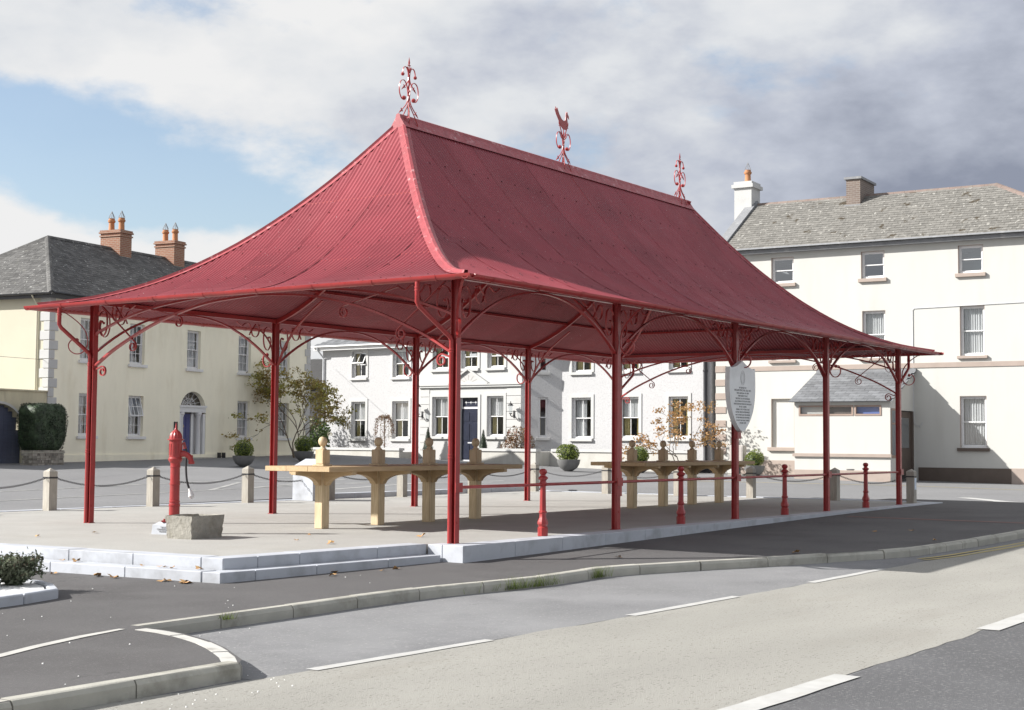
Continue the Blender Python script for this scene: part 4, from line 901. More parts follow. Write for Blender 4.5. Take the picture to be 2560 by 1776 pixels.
def slates(par, O, eu, ev, nrm, rows, sv, su, span, m, indiv=0, camera_sort=True, thick=.012, over=1.45, name='slate'):
    """overlapping slates on a slope: O origin on the eave, eu along eave, ev up the slope"""
    O, eu, ev, nrm = Vector(O), Vector(eu), Vector(ev).normalized(), Vector(nrm).normalized(); rnd = random.Random(9); pl = []
    for r in range(rows):
        a, c = span(r*sv+sv*.5); x = a-(su*.5 if r % 2 else 0)
        while x < c:
            x0, x1 = max(x, a), min(x+su, c)
            if x1-x0 > su*.25: pl.append((r, x0+.004, x1-.004, rnd.uniform(-.006, .006), rnd.uniform(-.02, .02)))
            x += su
    def corners(p, L0=None):
        r, x0, x1, j, rot = p; v0 = r*sv+j; v1 = v0+sv*over
        t0, t1 = thick*2.2, .002
        q = [O+eu*x0+ev*(v0+rot*(0)), O+eu*x1+ev*(v0+rot*.5), O+eu*x1+ev*v1, O+eu*x0+ev*v1]
        return [q[0]+nrm*(t0-thick), q[1]+nrm*(t0-thick), q[2]+nrm*t1, q[3]+nrm*t1, q[0]+nrm*t0, q[1]+nrm*t0, q[2]+nrm*(t1+thick), q[3]+nrm*(t1+thick)]
    F = ((4, 5, 6, 7), (0, 1, 5, 4), (1, 2, 6, 5), (3, 0, 4, 7))
    full = [p for p in pl if p[2]-p[1] > su*.98-.01]; cp = Vector((-14.7, -11.1, 1.28)); Mw = par.matrix_world
    sel = set()
    if indiv:
        MWL = T(*par.location) @ RZ(par.rotation_euler.z) @ Matrix.Diagonal((*par.scale, 1))
        full.sort(key=lambda p: (MWL @ (O+eu*p[1]+ev*p[0]*sv)-cp).length); sel = set(full[:indiv])
        w_ = su-.008; b = MB(); t0, t1 = thick*2.2, .002; b.v = [(0, 0, t0-thick), (w_, 0, t0-thick), (w_, sv*over, t1), (0, sv*over, t1), (0, 0, t0), (w_, 0, t0), (w_, sv*over, t1+thick), (0, sv*over, t1+thick)]; b.f = list(F)
        me = b.mesh(name); me.materials.append(MATS[m])
        for p in full[:indiv]:
            o_ = link(name, me, par); q = O+eu*p[1]+ev*(p[0]*sv+p[3]); rot = Matrix.Rotation(p[4]*.6, 4, 'Z')
            o_.matrix_local = Matrix(((eu.x, ev.x, nrm.x, q.x), (eu.y, ev.y, nrm.y, q.y), (eu.z, ev.z, nrm.z, q.z), (0, 0, 0, 1))) @ rot
    b = MB()
    for p in pl:
        if p in sel: continue
        i = len(b.v); b.v += [tuple(q) for q in corners(p)]; b.f += [tuple(i+k for k in f) for f in F]
    if b.v: tag(b.build(name+'s', m, par, fix=False), kind='stuff')
def chimney_pot(par, x, y, z, m='terracotta', cowl=True):
    p = MB().lathe([(.15, 0), (.125, .05), (.115, .36), (.15, .39), (.16, .46), (.13, .47), (.12, .55), (.10, .55), (.10, .40)], 14, T(x, y, z), cap=False).build('chimney_pot', m, par, smooth=True, angle=40)
    if cowl:
        b = MB()
        for k in range(8):
            a = 2*pi*k/8; b.tube([(x+.12*cos(a), y+.12*sin(a), z+.52), (x+.13*cos(a), y+.13*sin(a), z+.58), (x, y, z+.86)], .008, 4)
        b.build('cowl', 'lead', p)

# ---------------------------------------------------------------- yellow house (left)
YH = frame_empty('yellow_house', (22.964, 32.799, 0), (.9868, .1619)); tag(YH, 'two storey pale yellow house with white quoins, fanlit blue door and dark slate hipped roof', 'house')
U0, U1, DP, EZ = -4.72, 12.05, 7.4, 6.52
ops = []; WU = [(-3.13, -2.25), (-.40, .47), (3.09, 3.96), (6.56, 7.45), (9.55, 10.42)]
up = [(a, c, 4.20, 5.76) for a, c in WU]; gf = [(a, c, 1.42, 2.98) for k, (a, c) in enumerate(WU) if k != 2]
DO = (2.70, 4.40, .58, 3.27)
b = MB(); wall_face(b, U0, U1, -.3, EZ, up+gf+[DO], .22)
# round head of the doorway: fill the corners of the opening
cx, rr, zc = 3.55, .85, 2.42; n = 14
for k in range(n):
    a0, a1 = pi*k/n, pi*(k+1)/n
    p0, p1 = (cx+rr*cos(a0), zc+rr*sin(a0)), (cx+rr*cos(a1), zc+rr*sin(a1))
    b.quad((p0[0], 0, p0[1]), (p0[0], 0, 3.27), (p1[0], 0, 3.27), (p1[0], 0, p1[1])); b.quad((p0[0], 0, p0[1]), (p1[0], 0, p1[1]), (p1[0], .22, p1[1]), (p0[0], .22, p0[1]))
b.build('front_wall', 'yellow_render', YH)
MB().quad((U0, 0, -.3), (U0, 0, EZ), (U0, DP, EZ), (U0, DP, -.3)).build('gable_wall', 'yellow_render_sunlit', YH, fix=False)
MB().quad((U1, 0, -.3), (U1, DP, -.3), (U1, DP, EZ), (U1, 0, EZ)).quad((U0, DP, -.3), (U0, DP, EZ), (U1, DP, EZ), (U1, DP, -.3)).build('rear_wall', 'yellow_render', YH, fix=False)
for k, o_ in enumerate(up): window(YH, *o_, .12, 'white_paint', 3, 2, sill='white_paint', style=['left', 'left', 'net', 'net', 'net'][k])
for k, o_ in enumerate(gf): window(YH, *o_, .12, 'white_paint', 3, 2, sill='white_paint', style=['left', 'left', 'net', 'net'][k], tilt=.28 if k == 1 else 0)
MB().box(U0-.02, U1+.02, -.05, -.003, -.2, .72).build('plinth_band', 'yellow_render', YH)
# quoins
for q in range(17):
    z = .75+q*.34; wd_ = .42 if q % 2 else .26; wl = .26 if q % 2 else .42
    MB().box(U0-.035, U0+wd_, -.035, wl, z+.008, z+.332).build('quoin', 'smooth_white', YH, bevel=.012)
    MB().box(U1-wd_, U1+.03, -.035, wl, z+.008, z+.332).build('quoin', 'smooth_white', YH, bevel=.012)
# doorway: panelled door, columns, entablature, fanlight
dr = MB().box(2.98, 3.62, .20, .25, .60, 2.36).build('door', 'door_blue', YH)
for z0_, z1_ in ((.72, 1.25), (1.38, 2.22)):
    for x0_ in (3.04, 3.33): MB().box(x0_, x0_+.22, .188, .199, z0_, z1_).build('door_panel', 'door_blue', dr, bevel=.008)
MB().sweep([(3.13+.045*cos(2*pi*k/16), .17, 1.86+.06*sin(2*pi*k/16)) for k in range(17)], [(.008*cos(2*pi*j/5), .008*sin(2*pi*j/5)) for j in range(5)]).build('knocker', 'brass', dr, smooth=True)
sur = MB().box(2.71, 2.84, .02, .24, .58, 2.36).box(3.66, 3.80, .18, .30, .58, 2.36).box(4.24, 4.39, .02, .24, .58, 2.36).box(2.71, 4.39, .0, .30, 2.42, 2.62).box(2.68, 4.42, -.04, .31, 2.62, 2.70).box(2.84, 2.98, .21, .3, .58, 2.36).box(3.80, 4.24, .26, .32, .58, 2.42).build('door_surround', 'white_paint', YH)
for x in (2.91, 4.02): MB().lathe([(.13, .58), (.13, .66), (.105, .70), (.10, .75), (.088, 2.22), (.11, 2.26), (.11, 2.30), (.14, 2.33), (.14, 2.415)], 16, T(x, .10, 0)).build('column', 'white_paint', YH, smooth=True, angle=40)
fan = MB()
for k in range(1, 8): a = pi*k/8; fan.bar([(cx+.12*cos(a), .235, 2.72+.10*sin(a)), (cx+.80*cos(a), .235, 2.62+.60*sin(a))], (0, 1, 0), .02, .014)
for r_ in (.12, .42, .80): fan.bar([(cx+r_*cos(pi*k/16), .235, 2.70+r_*.68*sin(pi*k/16)) for k in range(17)], (0, 1, 0), .02, .016)
fo = fan.build('fanlight', 'white_paint', YH)
g_ = MB(); g_.poly([(cx+.84*cos(pi*k/16), .25, 2.66+.60*sin(pi*k/16)) for k in range(17)]); g_.build('pane', 'glass_clear', fo, fix=False)
MB().box(2.70, 4.40, .30, .34, .55, 3.26).build('door_recess', 'brown_dark', YH)
MB().box(2.60, 4.5, -.35, .0, .3, .585).build('doorstep', 'kerb_concrete', YH)
MB().box(2.33, 2.55, -.04, -.004, 1.62, 2.02).build('name_plate', 'black_iron', YH, bevel=.01)
MB().box(5.05, 5.08, -.30, -.12, .55, .78).box(5.35, 5.38, -.30, -.12, .55, .78).box(5.08, 5.35, -.25, -.2, .60, .63).build('boot_scraper', 'black_iron', YH)
# roof
hh = DP/2; RZ_ = 9.22; ov = .28; ez_ = EZ-.02
A_ = [(U0-ov, -ov, ez_), (U1+ov, -ov, ez_), (U1+ov, DP+ov, ez_), (U0-ov, DP+ov, ez_)]; Rg = [(U0+hh, hh, RZ_), (U1-hh, hh, RZ_)]
rb = MB(); rb.poly([A_[0], A_[1], Rg[1], Rg[0]]); rb.poly([A_[3], A_[0], Rg[0]]); rb.poly([A_[2], A_[3], Rg[0], Rg[1]]); rb.poly([A_[1], A_[2], Rg[1]]); rb.poly([A_[3], A_[2], A_[1], A_[0]])
yr_ = rb.build('roof', 'slate_dark', YH, fix=False)
run = hh+ov; rise = RZ_-ez_; sl = sqrt(run*run+rise*rise)
slates(YH, A_[0], (1, 0, 0), (0, run/sl, rise/sl), (0, -rise/sl, run/sl), int(sl/.17), .17, .27, lambda v: (v/sl*run, U1-U0+2*ov-v/sl*run), 'slate_dark', thick=.008)
slates(YH, A_[3], (0, -1, 0), (run/sl, 0, rise/sl), (-rise/sl, 0, run/sl), int(sl/.17), .17, .27, lambda v: (v/sl*run, DP+2*ov-v/sl*run), 'slate_dark', thick=.008)
def ridge_run(par, p0, p1, m, step=.42, r=.10, name='ridge_tile'):
    p0, p1 = Vector(p0), Vector(p1); n = max(1, round((p1-p0).length/step)); d = (p1-p0)/n
    for k in range(n):
        a = p0+d*k; c = p0+d*(k+.985); sd = Vector((0, 0, 1)).cross(d).normalized(); b = MB()
        for p in (a, c):
            for s_, z in ((-1.3, -.085), (-.5, .018), (0, .04), (.5, .018), (1.3, -.085)): b.v.append(tuple(p+sd*s_*r+Vector((0, 0, z+.035))))
        for j in range(4): b.f.append((j, j+1, 5+j+1, 5+j))
        b.f += [(0, 1, 2, 3, 4), (9, 8, 7, 6, 5)]
        b.build(name, m, par)
ridge_run(YH, Rg[0], Rg[1], 'slate_dark'); ridge_run(YH, A_[0], Rg[0], 'slate_dark'); ridge_run(YH, A_[3], Rg[0], 'slate_dark'); ridge_run(YH, A_[1], Rg[1], 'slate_dark')
MB().sweep([(U0-ov, -ov-.06, ez_), (U1+ov, -ov-.06, ez_)], [(.07*cos(a), .07*sin(a)) for a in [pi*k/8+pi for k in range(9)]], closed_sec=False, ref=(0, -1, 0)).box(U0-ov, U1+ov, -ov-.0, -ov+.02, ez_-.18, ez_-.005).build('gutter', 'black_pipe', YH)
MB().sweep([(U0-ov-.06, -ov-.05, ez_), (U0-ov-.06, DP+ov, ez_)], [(.07*cos(a), .07*sin(a)) for a in [pi*k/8+pi for k in range(9)]], closed_sec=False, ref=(-1, 0, 0)).box(U0-ov, U0-ov+.02, -ov+.02, DP+ov, ez_-.18, ez_-.005).build('gutter', 'black_pipe', YH)
MB().tube([(U0-ov-.06, .55, ez_-.06), (U0-.05, .55, ez_-.4), (U0-.05, .55, 3.0)], .035, 8).build('downpipe', 'yellow_render_sunlit', YH)
for cx_ in (2.95, 6.45):
    cz = 9.86; st = MB().box(cx_-.36, cx_+.36, hh-.52, hh+.52, 8.4, cz).build('chimney', 'brick_chimney', YH)
    MB().box(cx_-.42, cx_+.42, hh-.58, hh+.58, cz, cz+.06).box(cx_-.39, cx_+.39, hh-.55, hh+.55, cz+.06, cz+.14).box(cx_-.40, cx_+.40, hh-.56, hh+.56, cz-.14, cz-.08).build('chimney_cap', 'brick_chimney', st)
    MB().box(cx_-.40, cx_+.40, hh-.60, hh-.525, 8.62, 8.82).build('flashing', 'lead', st)
    for y in (hh-.27, hh+.26): chimney_pot(st, cx_, y, cz+.13)
# boundary wall with arched gate, left of the yellow house
GW = frame_empty('gate_wall', (22.964, 32.799, 0), (.9868, .1619)); tag(GW, 'stained cream boundary wall with round arched gateway left of the yellow house', 'wall')
b = MB(); ax, ar, az = -7.03, 1.20, 1.42; zt = 2.96
b.quad((-5.83, 0, -.3), (U0-.04, 0, -.3), (U0-.04, 0, zt), (-5.83, 0, zt)); b.quad((-11, 0, -.3), (-8.23, 0, -.3), (-8.23, 0, zt), (-11, 0, zt))
for k in range(16):
    a0, a1 = pi*k/16, pi*(k+1)/16; p0, p1 = (ax+ar*cos(a0), az+ar*.90*sin(a0)), (ax+ar*cos(a1), az+ar*.90*sin(a1))
    b.quad((p0[0], 0, p0[1]), (p0[0], 0, zt), (p1[0], 0, zt), (p1[0], 0, p1[1])); b.quad((p0[0], 0, p0[1]), (p1[0], 0, p1[1]), (p1[0], .35, p1[1]), (p0[0], .35, p0[1]))
for x in (-5.83, -8.23): b.quad((x, 0, -.3), (x, .35, -.3), (x, .35, az), (x, 0, az))
b.quad((-11, .35, -.3), (-11, .35, zt), (U0-.04, .35, zt), (U0-.04, .35, az+1.1)); b.build('masonry', 'old_wall', GW, fix=False)
MB().box(-11, U0-.04, -.05, .40, zt, zt+.05).build('coping', 'old_wall', GW)
b = MB()
for k in range(16):
    a0, a1 = pi*k/16, pi*(k+1)/16
    b.poly([(ax+q*cos(a), -.018, az+q*.9*sin(a)) for q, a in ((ar, a0), (ar+.09, a0), (ar+.09, a1), (ar, a1))])
b.build('arch_trim', 'cream_render', GW, fix=False)
gate = tag(frame_empty('gate', (22.964, 32.799, 0), (.9868, .1619)), 'dark blue grey arched timber gate in the boundary wall', 'gate')
for k in range(12):
    x0 = ax-ar+.01+k*(2*ar-.02)/12; x1 = x0+(2*ar-.02)/12-.006; xm = max(abs(x0-ax), abs(x1-ax)); h_ = az+ar*.9*sqrt(max(0, 1-(min(xm, ar*.999)/ar)**2)) if True else 0
    MB().box(x0, x1, .16, .20, .1, h_).build('gate_board', 'gate_blue', gate)
MB().box(ax-ar, ax+ar, .205, .22, .1, az).build('gate_rail', 'gate_blue', gate)
# clipped evergreen on low rubble wall at the corner
lw = tag(frame_empty('rubble_wall', (22.964, 32.799, 0), (.9868, .1619)), 'low rubble stone wall under the clipped evergreen', 'wall')
MB().box(-7.0, -5.55, -1.55, -1.15, .1, .80).build('core', 'mortar', lw)
b = MB(); rnd = random.Random(4); z = .38
while z < .80:
    x = -7.03; h_ = rnd.uniform(.07, .11)
    while x < -5.6:
        w_ = rnd.uniform(.10, .22); b.box(x+.006, min(x+w_, -5.54)-.006, -1.58-rnd.uniform(0, .02), -1.50, z+.006, z+h_-.006); x += w_
    y = -1.54
    while y < -1.2: w_ = rnd.uniform(.1, .2); b.box(-7.045, -6.99, y, y+w_-.012, z+.006, z+h_-.006); y += w_
    z += h_
tag(b.build('stones', 'rubble', lw), kind='stuff')
MB().box(-7.05, -5.52, -1.60, -1.12, .80, .86).build('wall_cap', 'mortar', lw)
topi = tag(frame_empty('clipped_evergreen', (22.964, 32.799, 0), (.9868, .1619)), 'dark green clipped evergreen block at the corner of the yellow house', 'shrub')
rnd = random.Random(21); b = MB(); ctr = Vector((-5.95, -.95, 1.65))
def topi_pt(d, k):
    m_ = (abs(d.x)**7+abs(d.y)**7+abs(d.z)**7)**(1/7); d = d/m_; p = ctr+Vector((d.x*.80*k, d.y*.50*k, d.z*.86*k))
    if p.z < 1.35: p.x = ctr.x+(p.x-ctr.x)*(.72+.28*(p.z-.8)/.55)-.12*(1.35-p.z)
    return p
for _ in range(9000):
    d = Vector((rnd.gauss(0, 1), rnd.gauss(0, 1), rnd.gauss(0, 1))).normalized(); k = 1.0-.05*rnd.random()+.04*sin(d.x*9+2)*sin(d.z*7)
    add_leaf(b, topi_pt(d, k), .065, rnd, up=.6, asp=.35)
b.build('foliage', 'leaf_dark', topi, fix=False)
b = MB(); nn1 = 28
for j in range(nn1+1):
    for i in range(nn1):
        th, ph = pi*j/nn1, 2*pi*i/nn1; b.v.append(tuple(topi_pt(Vector((sin(th)*cos(ph)+1e-6, sin(th)*sin(ph)+1e-6, cos(th)+1e-6)), .955)))
for j in range(nn1):
    for i in range(nn1): b.f.append((j*nn1+i, j*nn1+(i+1) % nn1, (j+1)*nn1+(i+1) % nn1, (j+1)*nn1+i))
b.build('twigs', 'leaf_dark', topi, smooth=True)

# ---------------------------------------------------------------- white pebbledash house (middle)
WH = frame_empty('white_house', (34.657, 31.75, 0), (-.0206, -.9998)); tag(WH, 'two storey white pebbledashed house with canted door bay, pediment and sash windows', 'house')
MU0, MU1, MEZ, MD = -2.05, 17.9, 5.42, 7.0
gl_ = [(-.24, .60, 1.42, 3.06), (2.17, 3.10, 1.42, 3.06), (11.64, 12.56, 1.47, 3.10), (13.86, 14.76, 1.50, 3.10), (16.10, 16.94, 1.50, 3.09)]
ul_ = [(-.24, .60, 4.14, 5.32), (2.17, 3.10, 4.12, 5.32), (11.64, 12.56, 4.12, 5.32), (13.86, 14.76, 4.12, 5.32), (16.10, 16.94, 4.12, 5.32)]
wall_face(MB(), MU0, 3.27, -.3, MEZ, gl_[:2]+ul_[:2], .16).build('front_wall', 'pebbledash', WH); wall_face(MB(), 11.16, MU1, -.3, MEZ, gl_[2:]+ul_[2:], .16).build('front_wall', 'pebbledash', WH)
def canted(par, a, c, op, m, name):                    # one slanted face of the bay
    a, c = Vector((*a, 0)), Vector((*c, 0)); t = (c-a).normalized(); Lg = (c-a).length; b = MB(); wall_face(b, 0, Lg, -.3, MEZ, op, .14)
    M_ = Matrix(((t.x, -t.y, 0, a.x), (t.y, t.x, 0, a.y), (0, 0, 1, 0), (0, 0, 0, 1))); o_ = b.build(name, m, par); o_.matrix_local = M_; return M_
cw = [(.66, 1.05, 1.50, 3.12), (.66, 1.05, 4.14, 5.32)]
Mr = canted(WH, (9.88, -1.0), (11.16, 0), cw, 'pebbledash', 'cant_wall'); Ml = canted(WH, (3.27, 0), (4.55, -1.0), [], 'pebbledash', 'cant_wall')
bo = [(5.25, 6.09, 1.53, 3.18), (6.73, 7.67, .42, 3.13), (8.14, 8.98, 1.53, 3.18), (5.25, 6.09, 4.34, 5.32), (6.78, 7.62, 4.34, 5.32), (8.14, 8.98, 4.34, 5.32)]
b = MB(); wall_face(b, 4.55, 9.88, -.3, MEZ, bo, .14, -1.0); b.build('bay_wall', 'smooth_white', WH)
for k, o_ in enumerate(gl_): window(WH, *o_, .09, 'white_paint', 2, 1, sill='smooth_white', style=['half', 'half', 'left', 'half', 'sides'][k])
for k, o_ in enumerate(ul_): window(WH, *o_, .09, 'white_paint', 2, 1, sill='smooth_white', style='half' if k != 0 else 'sides', tilt=.5 if k == 0 else 0)
for k, o_ in enumerate(bo):
    if k == 1: continue
    window(WH, *o_, .08, 'white_paint', 2, 1, sill='smooth_white', style='half' if k < 3 else 'sides', M=T(0, -1.0, 0))
for o_ in cw: window(WH, *o_, .08, 'white_paint', 1, 1, sill='smooth_white', style='sides', M=Mr)
def trim(par, u0, u1, z0, z1, y, m='smooth_white', wdt=.13):      # raised plaster band round an opening
    MB().box(u0-wdt, u0-.002, y-.03, y-.001, z0, z1+wdt).box(u1+.002, u1+wdt, y-.03, y-.001, z0, z1+wdt).box(u0-.002, u1+.002, y-.03, y-.001, z1+.002, z1+wdt).build('window_surround', m, par)
for o_ in gl_+ul_: trim(WH, *o_, 0)
for o_ in bo[:3]+bo[3:]: trim(WH, *o_, -1.0)
dr = MB().box(6.76, 7.64, -.90, -.86, .44, 2.66).build('door', 'door_navy', WH)
for z0_, z1_ in ((.62, 1.18), (1.36, 2.05), (2.16, 2.52)):
    for x0_ in (6.84, 7.24): MB().box(x0_, x0_+.32, -.914, -.901, z0_, z1_).build('door_panel', 'door_navy', dr, bevel=.01)
MB().box(7.08, 7.32, -.918, -.901, 1.24, 1.29).build('letter_plate', 'grey_pipe', dr); MB().box(6.76, 7.64, -.915, -.902, .44, .56).build('kick_plate', 'grey_pipe', dr)
MB().box(6.74, 7.66, -.90, -.82, 2.67, 2.75).box(6.74, 6.77, -.90, -.82, 2.75, 3.12).box(7.63, 7.66, -.90, -.82, 2.75, 3.12).build('door_frame', 'white_paint', WH)
tr_ = MB().box(6.77, 7.63, -.87, -.84, 2.75, 3.11).build('transom_light', 'door_navy', WH)
b = MB(); b.bar([(6.87, -.874, 2.93), (7.53, -.874, 2.93)], (0, 1, 0), .006, .012)
for x in (6.95, 7.2, 7.45): b.ball((x, -.874, 2.93), .03, 6, (1, .3, 1)); b.bar([(x, -.874, 2.86), (x, -.874, 3.0)], (0, 1, 0), .006, .012)
b.build('leaded_pattern', 'white_paint', tr_)
# band, pediment, channelled stonework of the bay
MB().box(4.53, 9.90, -1.10, -1.002, 3.56, 3.64).box(4.50, 9.93, -1.14, -1.002, 3.64, 3.70).build('string_course', 'smooth_white', WH)
b = MB(); pz = 3.70
for o2, y0, y1 in (([(6.22, pz), (8.18, pz), (7.2, 4.28)], -1.06, -1.005), ):
    i = len(b.v); b.v += [(a, y, z) for y in (y0, y1) for a, z in o2]; b.f += [(i, i+1, i+2), (i+5, i+4, i+3), (i, i+3, i+4, i+1), (i+1, i+4, i+5, i+2), (i+2, i+5, i+3, i)]
b.bar([(6.16, -1.08, pz), (7.2, -1.08, 4.31)], (0, 1, 0), .14, .07); b.bar([(8.24, -1.08, pz), (7.2, -1.08, 4.31)], (0, 1, 0), .14, .07)
pd = b.build('pediment', 'smooth_white', WH)
for k in range(5): a = radians(30+30*k); MB().bar([(7.2+.22*cos(a), -1.064, pz+.02+.14*sin(a)), (7.2+.50*cos(a), -1.064, pz+.02+.42*sin(a)*.8)], (0, 1, 0), .006, .02).build('voussoir_joint', 'cabinet_grey', pd)
for q in range(9):
    z = .62+q*.32
    for x0_, x1_ in ((4.57, 5.10), (6.24, 6.58), (7.82, 7.99), (9.13, 9.86)):
        if x1_-x0_ > .3: MB().box(x0_+.004, x1_-.004, -1.022, -1.001, z+.008, z+.312).build('rustic_block', 'smooth_white', WH, bevel=.006)
for x in (5.0-.28, 9.52):
    la = empty('wall_lantern', (0, 0, 0)); la.parent = WH; la.matrix_local = T(x+.0, -1.0, 2.55) @ Matrix.Diagonal((1.35, 1.35, 1.35, 1))
    MB().lathe([(.03, -.02), (.055, 0), (.05, .01)], 8, Matrix.Rotation(pi/2, 4, 'X')).bar(smooth_curve([(0, -.02, -.10), (0, -.12, -.16), (0, -.20, -.12), (0, -.20, -.06)], 4), (1, 0, 0), .02, .02).box(-.03, .03, -.03, -.002, -.20, .02).build('arm', 'black_iron', la)
    MB().lathe([(.035, -.06), (.045, -.05), (.075, .16), (.02, .16)], 6, T(0, -.20, 0)).build('lantern_glass', 'glass_clear', la)
    MB().lathe([(.10, .16), (.06, .21), (.03, .24), (.012, .25), (.012, .29), (.002, .30)], 6, T(0, -.20, 0)).lathe([(.05, -.085), (.05, -.06), (.02, -.06)], 6, T(0, -.20, 0)).build('lantern_cap', 'black_iron', la)
for u0_, u1_, y0_ in ((MU0, MU0+.0, 0),):
    MB().quad((MU0, 0, -.3), (MU0, 0, MEZ), (MU0, MD, MEZ), (MU0, MD, -.3)).quad((MU1, 0, -.3), (MU1, MD, -.3), (MU1, MD, MEZ), (MU1, 0, MEZ)).quad((MU0, MD, -.3), (MU0, MD, MEZ), (MU1, MD, MEZ), (MU1, MD, -.3)).build('rear_wall', 'pebbledash', WH, fix=False)
MB().box(MU0-.3, 3.2, -.33, -.30, MEZ-.02, MEZ+.16).box(MU0-.3, 3.2, -.30, 0, MEZ-.02, MEZ-.002).build('fascia', 'white_paint', WH); MB().box(11.2, MU1, -.33, -.30, MEZ-.02, MEZ+.16).box(11.2, MU1, -.30, 0, MEZ-.02, MEZ-.002).build('fascia', 'white_paint', WH)
b = MB(); o2 = [(3.0, -.3), (4.42, -1.3), (10.02, -1.3), (11.45, -.3)]
b.prism(o2+[(11.45, .1), (3.0, .1)], MEZ-.02, MEZ+.16); b.build('bay_fascia', 'white_paint', WH)
for a, c, ref in (((MU0-.35, -.40, MEZ+.13), (3.0, -.40, MEZ+.13), (0, -1, 0)), ((11.4, -.40, MEZ+.13), (MU1, -.40, MEZ+.13), (0, -1, 0))):
    MB().sweep([a, c], [(.06*cos(q), .06*sin(q)) for q in [pi*k/8+pi for k in range(9)]], closed_sec=False, ref=ref).build('gutter', 'white_paint', WH)
MB().tube([(MU0+.02, -.40, MEZ+.10), (MU0+.02, -.38, MEZ+.0), (MU0+.10, -.06, MEZ-.35), (MU0+.10, -.06, .4)], .04, 8).build('downpipe', 'grey_pipe', WH, smooth=True)
RM = 7.6; hm = MD/2
rb = MB(); A2 = [(MU0-.35, -.36, MEZ+.17), (MU1, -.36, MEZ+.17), (MU1, MD+.3, MEZ+.17), (MU0-.35, MD+.3, MEZ+.17)]; R2 = [(MU0+hm, hm, RM), (MU1, hm, RM)]
rb.poly([A2[0], A2[1], R2[1], R2[0]]); rb.poly([A2[3], A2[0], R2[0]]); rb.poly([A2[2], A2[3], R2[0], R2[1]]); rb.poly([A2[1], A2[2], R2[1]]); rb.poly(A2[::-1]); rb.build('roof', 'slate_blue', WH, fix=False)
r1 = hm+.36; r2_ = RM-MEZ-.17; sl2 = sqrt(r1*r1+r2_*r2_)
slates(WH, A2[0], (1, 0, 0), (0, r1/sl2, r2_/sl2), (0, -r2_/sl2, r1/sl2), int(sl2/.2), .2, .3, lambda v: (v/sl2*r1, MU1-MU0+.35), 'slate_blue')
bro = MB(); ap = (7.2, .9, MEZ+1.0)
for a, c in (((3.0, -.3), (4.42, -1.32)), ((4.42, -1.32), (10.02, -1.32)), ((10.02, -1.32), (11.45, -.3))): bro.poly([(*a, MEZ+.165), (*c, MEZ+.165), ap])
bro.build('bay_roof', 'slate_blue', WH, fix=False)
# garden walls, gate gap at the door
gw = tag(frame_empty('garden_wall', (34.657, 31.75, 0), (-.0206, -.9998)), 'low cream garden wall with white coping left of the navy door', 'wall')
MB().box(-4.2, 4.50, -2.25, -2.0, -.1, .92).build('masonry', 'garden_wall', gw); MB().box(-4.25, 4.54, -2.30, -1.95, .92, 1.02).build('coping', 'smooth_white', gw); MB().box(4.20, 4.50, -1.99, -1.0, -.1, .86).build('return_wall', 'garden_wall', gw)
gw2 = tag(frame_empty('garden_wall', (34.657, 31.75, 0), (-.0206, -.9998)), 'low cream garden wall right of the navy door, stepping back to the drainpipe', 'wall')
MB().box(8.78, 11.45, -2.25, -2.0, -.1, .94).build('masonry', 'garden_wall', gw2); MB().box(8.74, 11.5, -2.30, -1.95, .94, 1.05).build('coping', 'smooth_white', gw2)
MB().box(11.2, 11.45, -1.99, -1.26, -.1, .93).build('return_wall', 'garden_wall', gw2); MB().box(11.0, 17.8, -1.25, -1.0, -.1, .94).build('masonry', 'garden_wall', gw2); MB().box(11.52, 17.8, -1.30, -.95, .94, 1.05).build('coping', 'smooth_white', gw2)
dpz = tag(frame_empty('drainpipe', (34.657, 31.75, 0), (-.0206, -.9998)), 'thick black drainpipe between the white house and the cream building', 'drainpipe')
b = MB().tube([(17.72, -.10, 5.35), (17.72, -.10, .5), (17.72, -.22, .22)], .075, 10)
for z in (1.2, 2.6, 4.0): b.lathe([(.085, z), (.09, z+.02), (.09, z+.06), (.085, z+.08)], 10, T(17.72, -.10, 0))
b.build('pipe', 'black_pipe', dpz, smooth=True, angle=40); MB().prism([(17.3, -.45), (18.1, -.45), (18.0, -.1), (17.4, -.1)], .0, .55).build('pipe_guard', 'black_pipe', dpz)
# small slated building behind the gap
ob = tag(frame_empty('outbuilding', (40.0, 37.0, 0), (-.0206, -.9998)), 'dark slated side wall seen in the gap between yellow and white houses', 'outbuilding')
MB().box(-5, 2.5, 0, 4, 0, 4.0).build('wall', 'slate_wall', ob); b = MB(); b.poly([(-5.2, -.2, 4.0), (2.7, -.2, 4.0), (2.7, 2, 5.6), (-5.2, 2, 5.6)]); b.poly([(-5.2, 4.2, 4.0), (-5.2, 2, 5.6), (2.7, 2, 5.6), (2.7, 4.2, 4.0)]); b.build('roof', 'slate_wall', ob, fix=False)

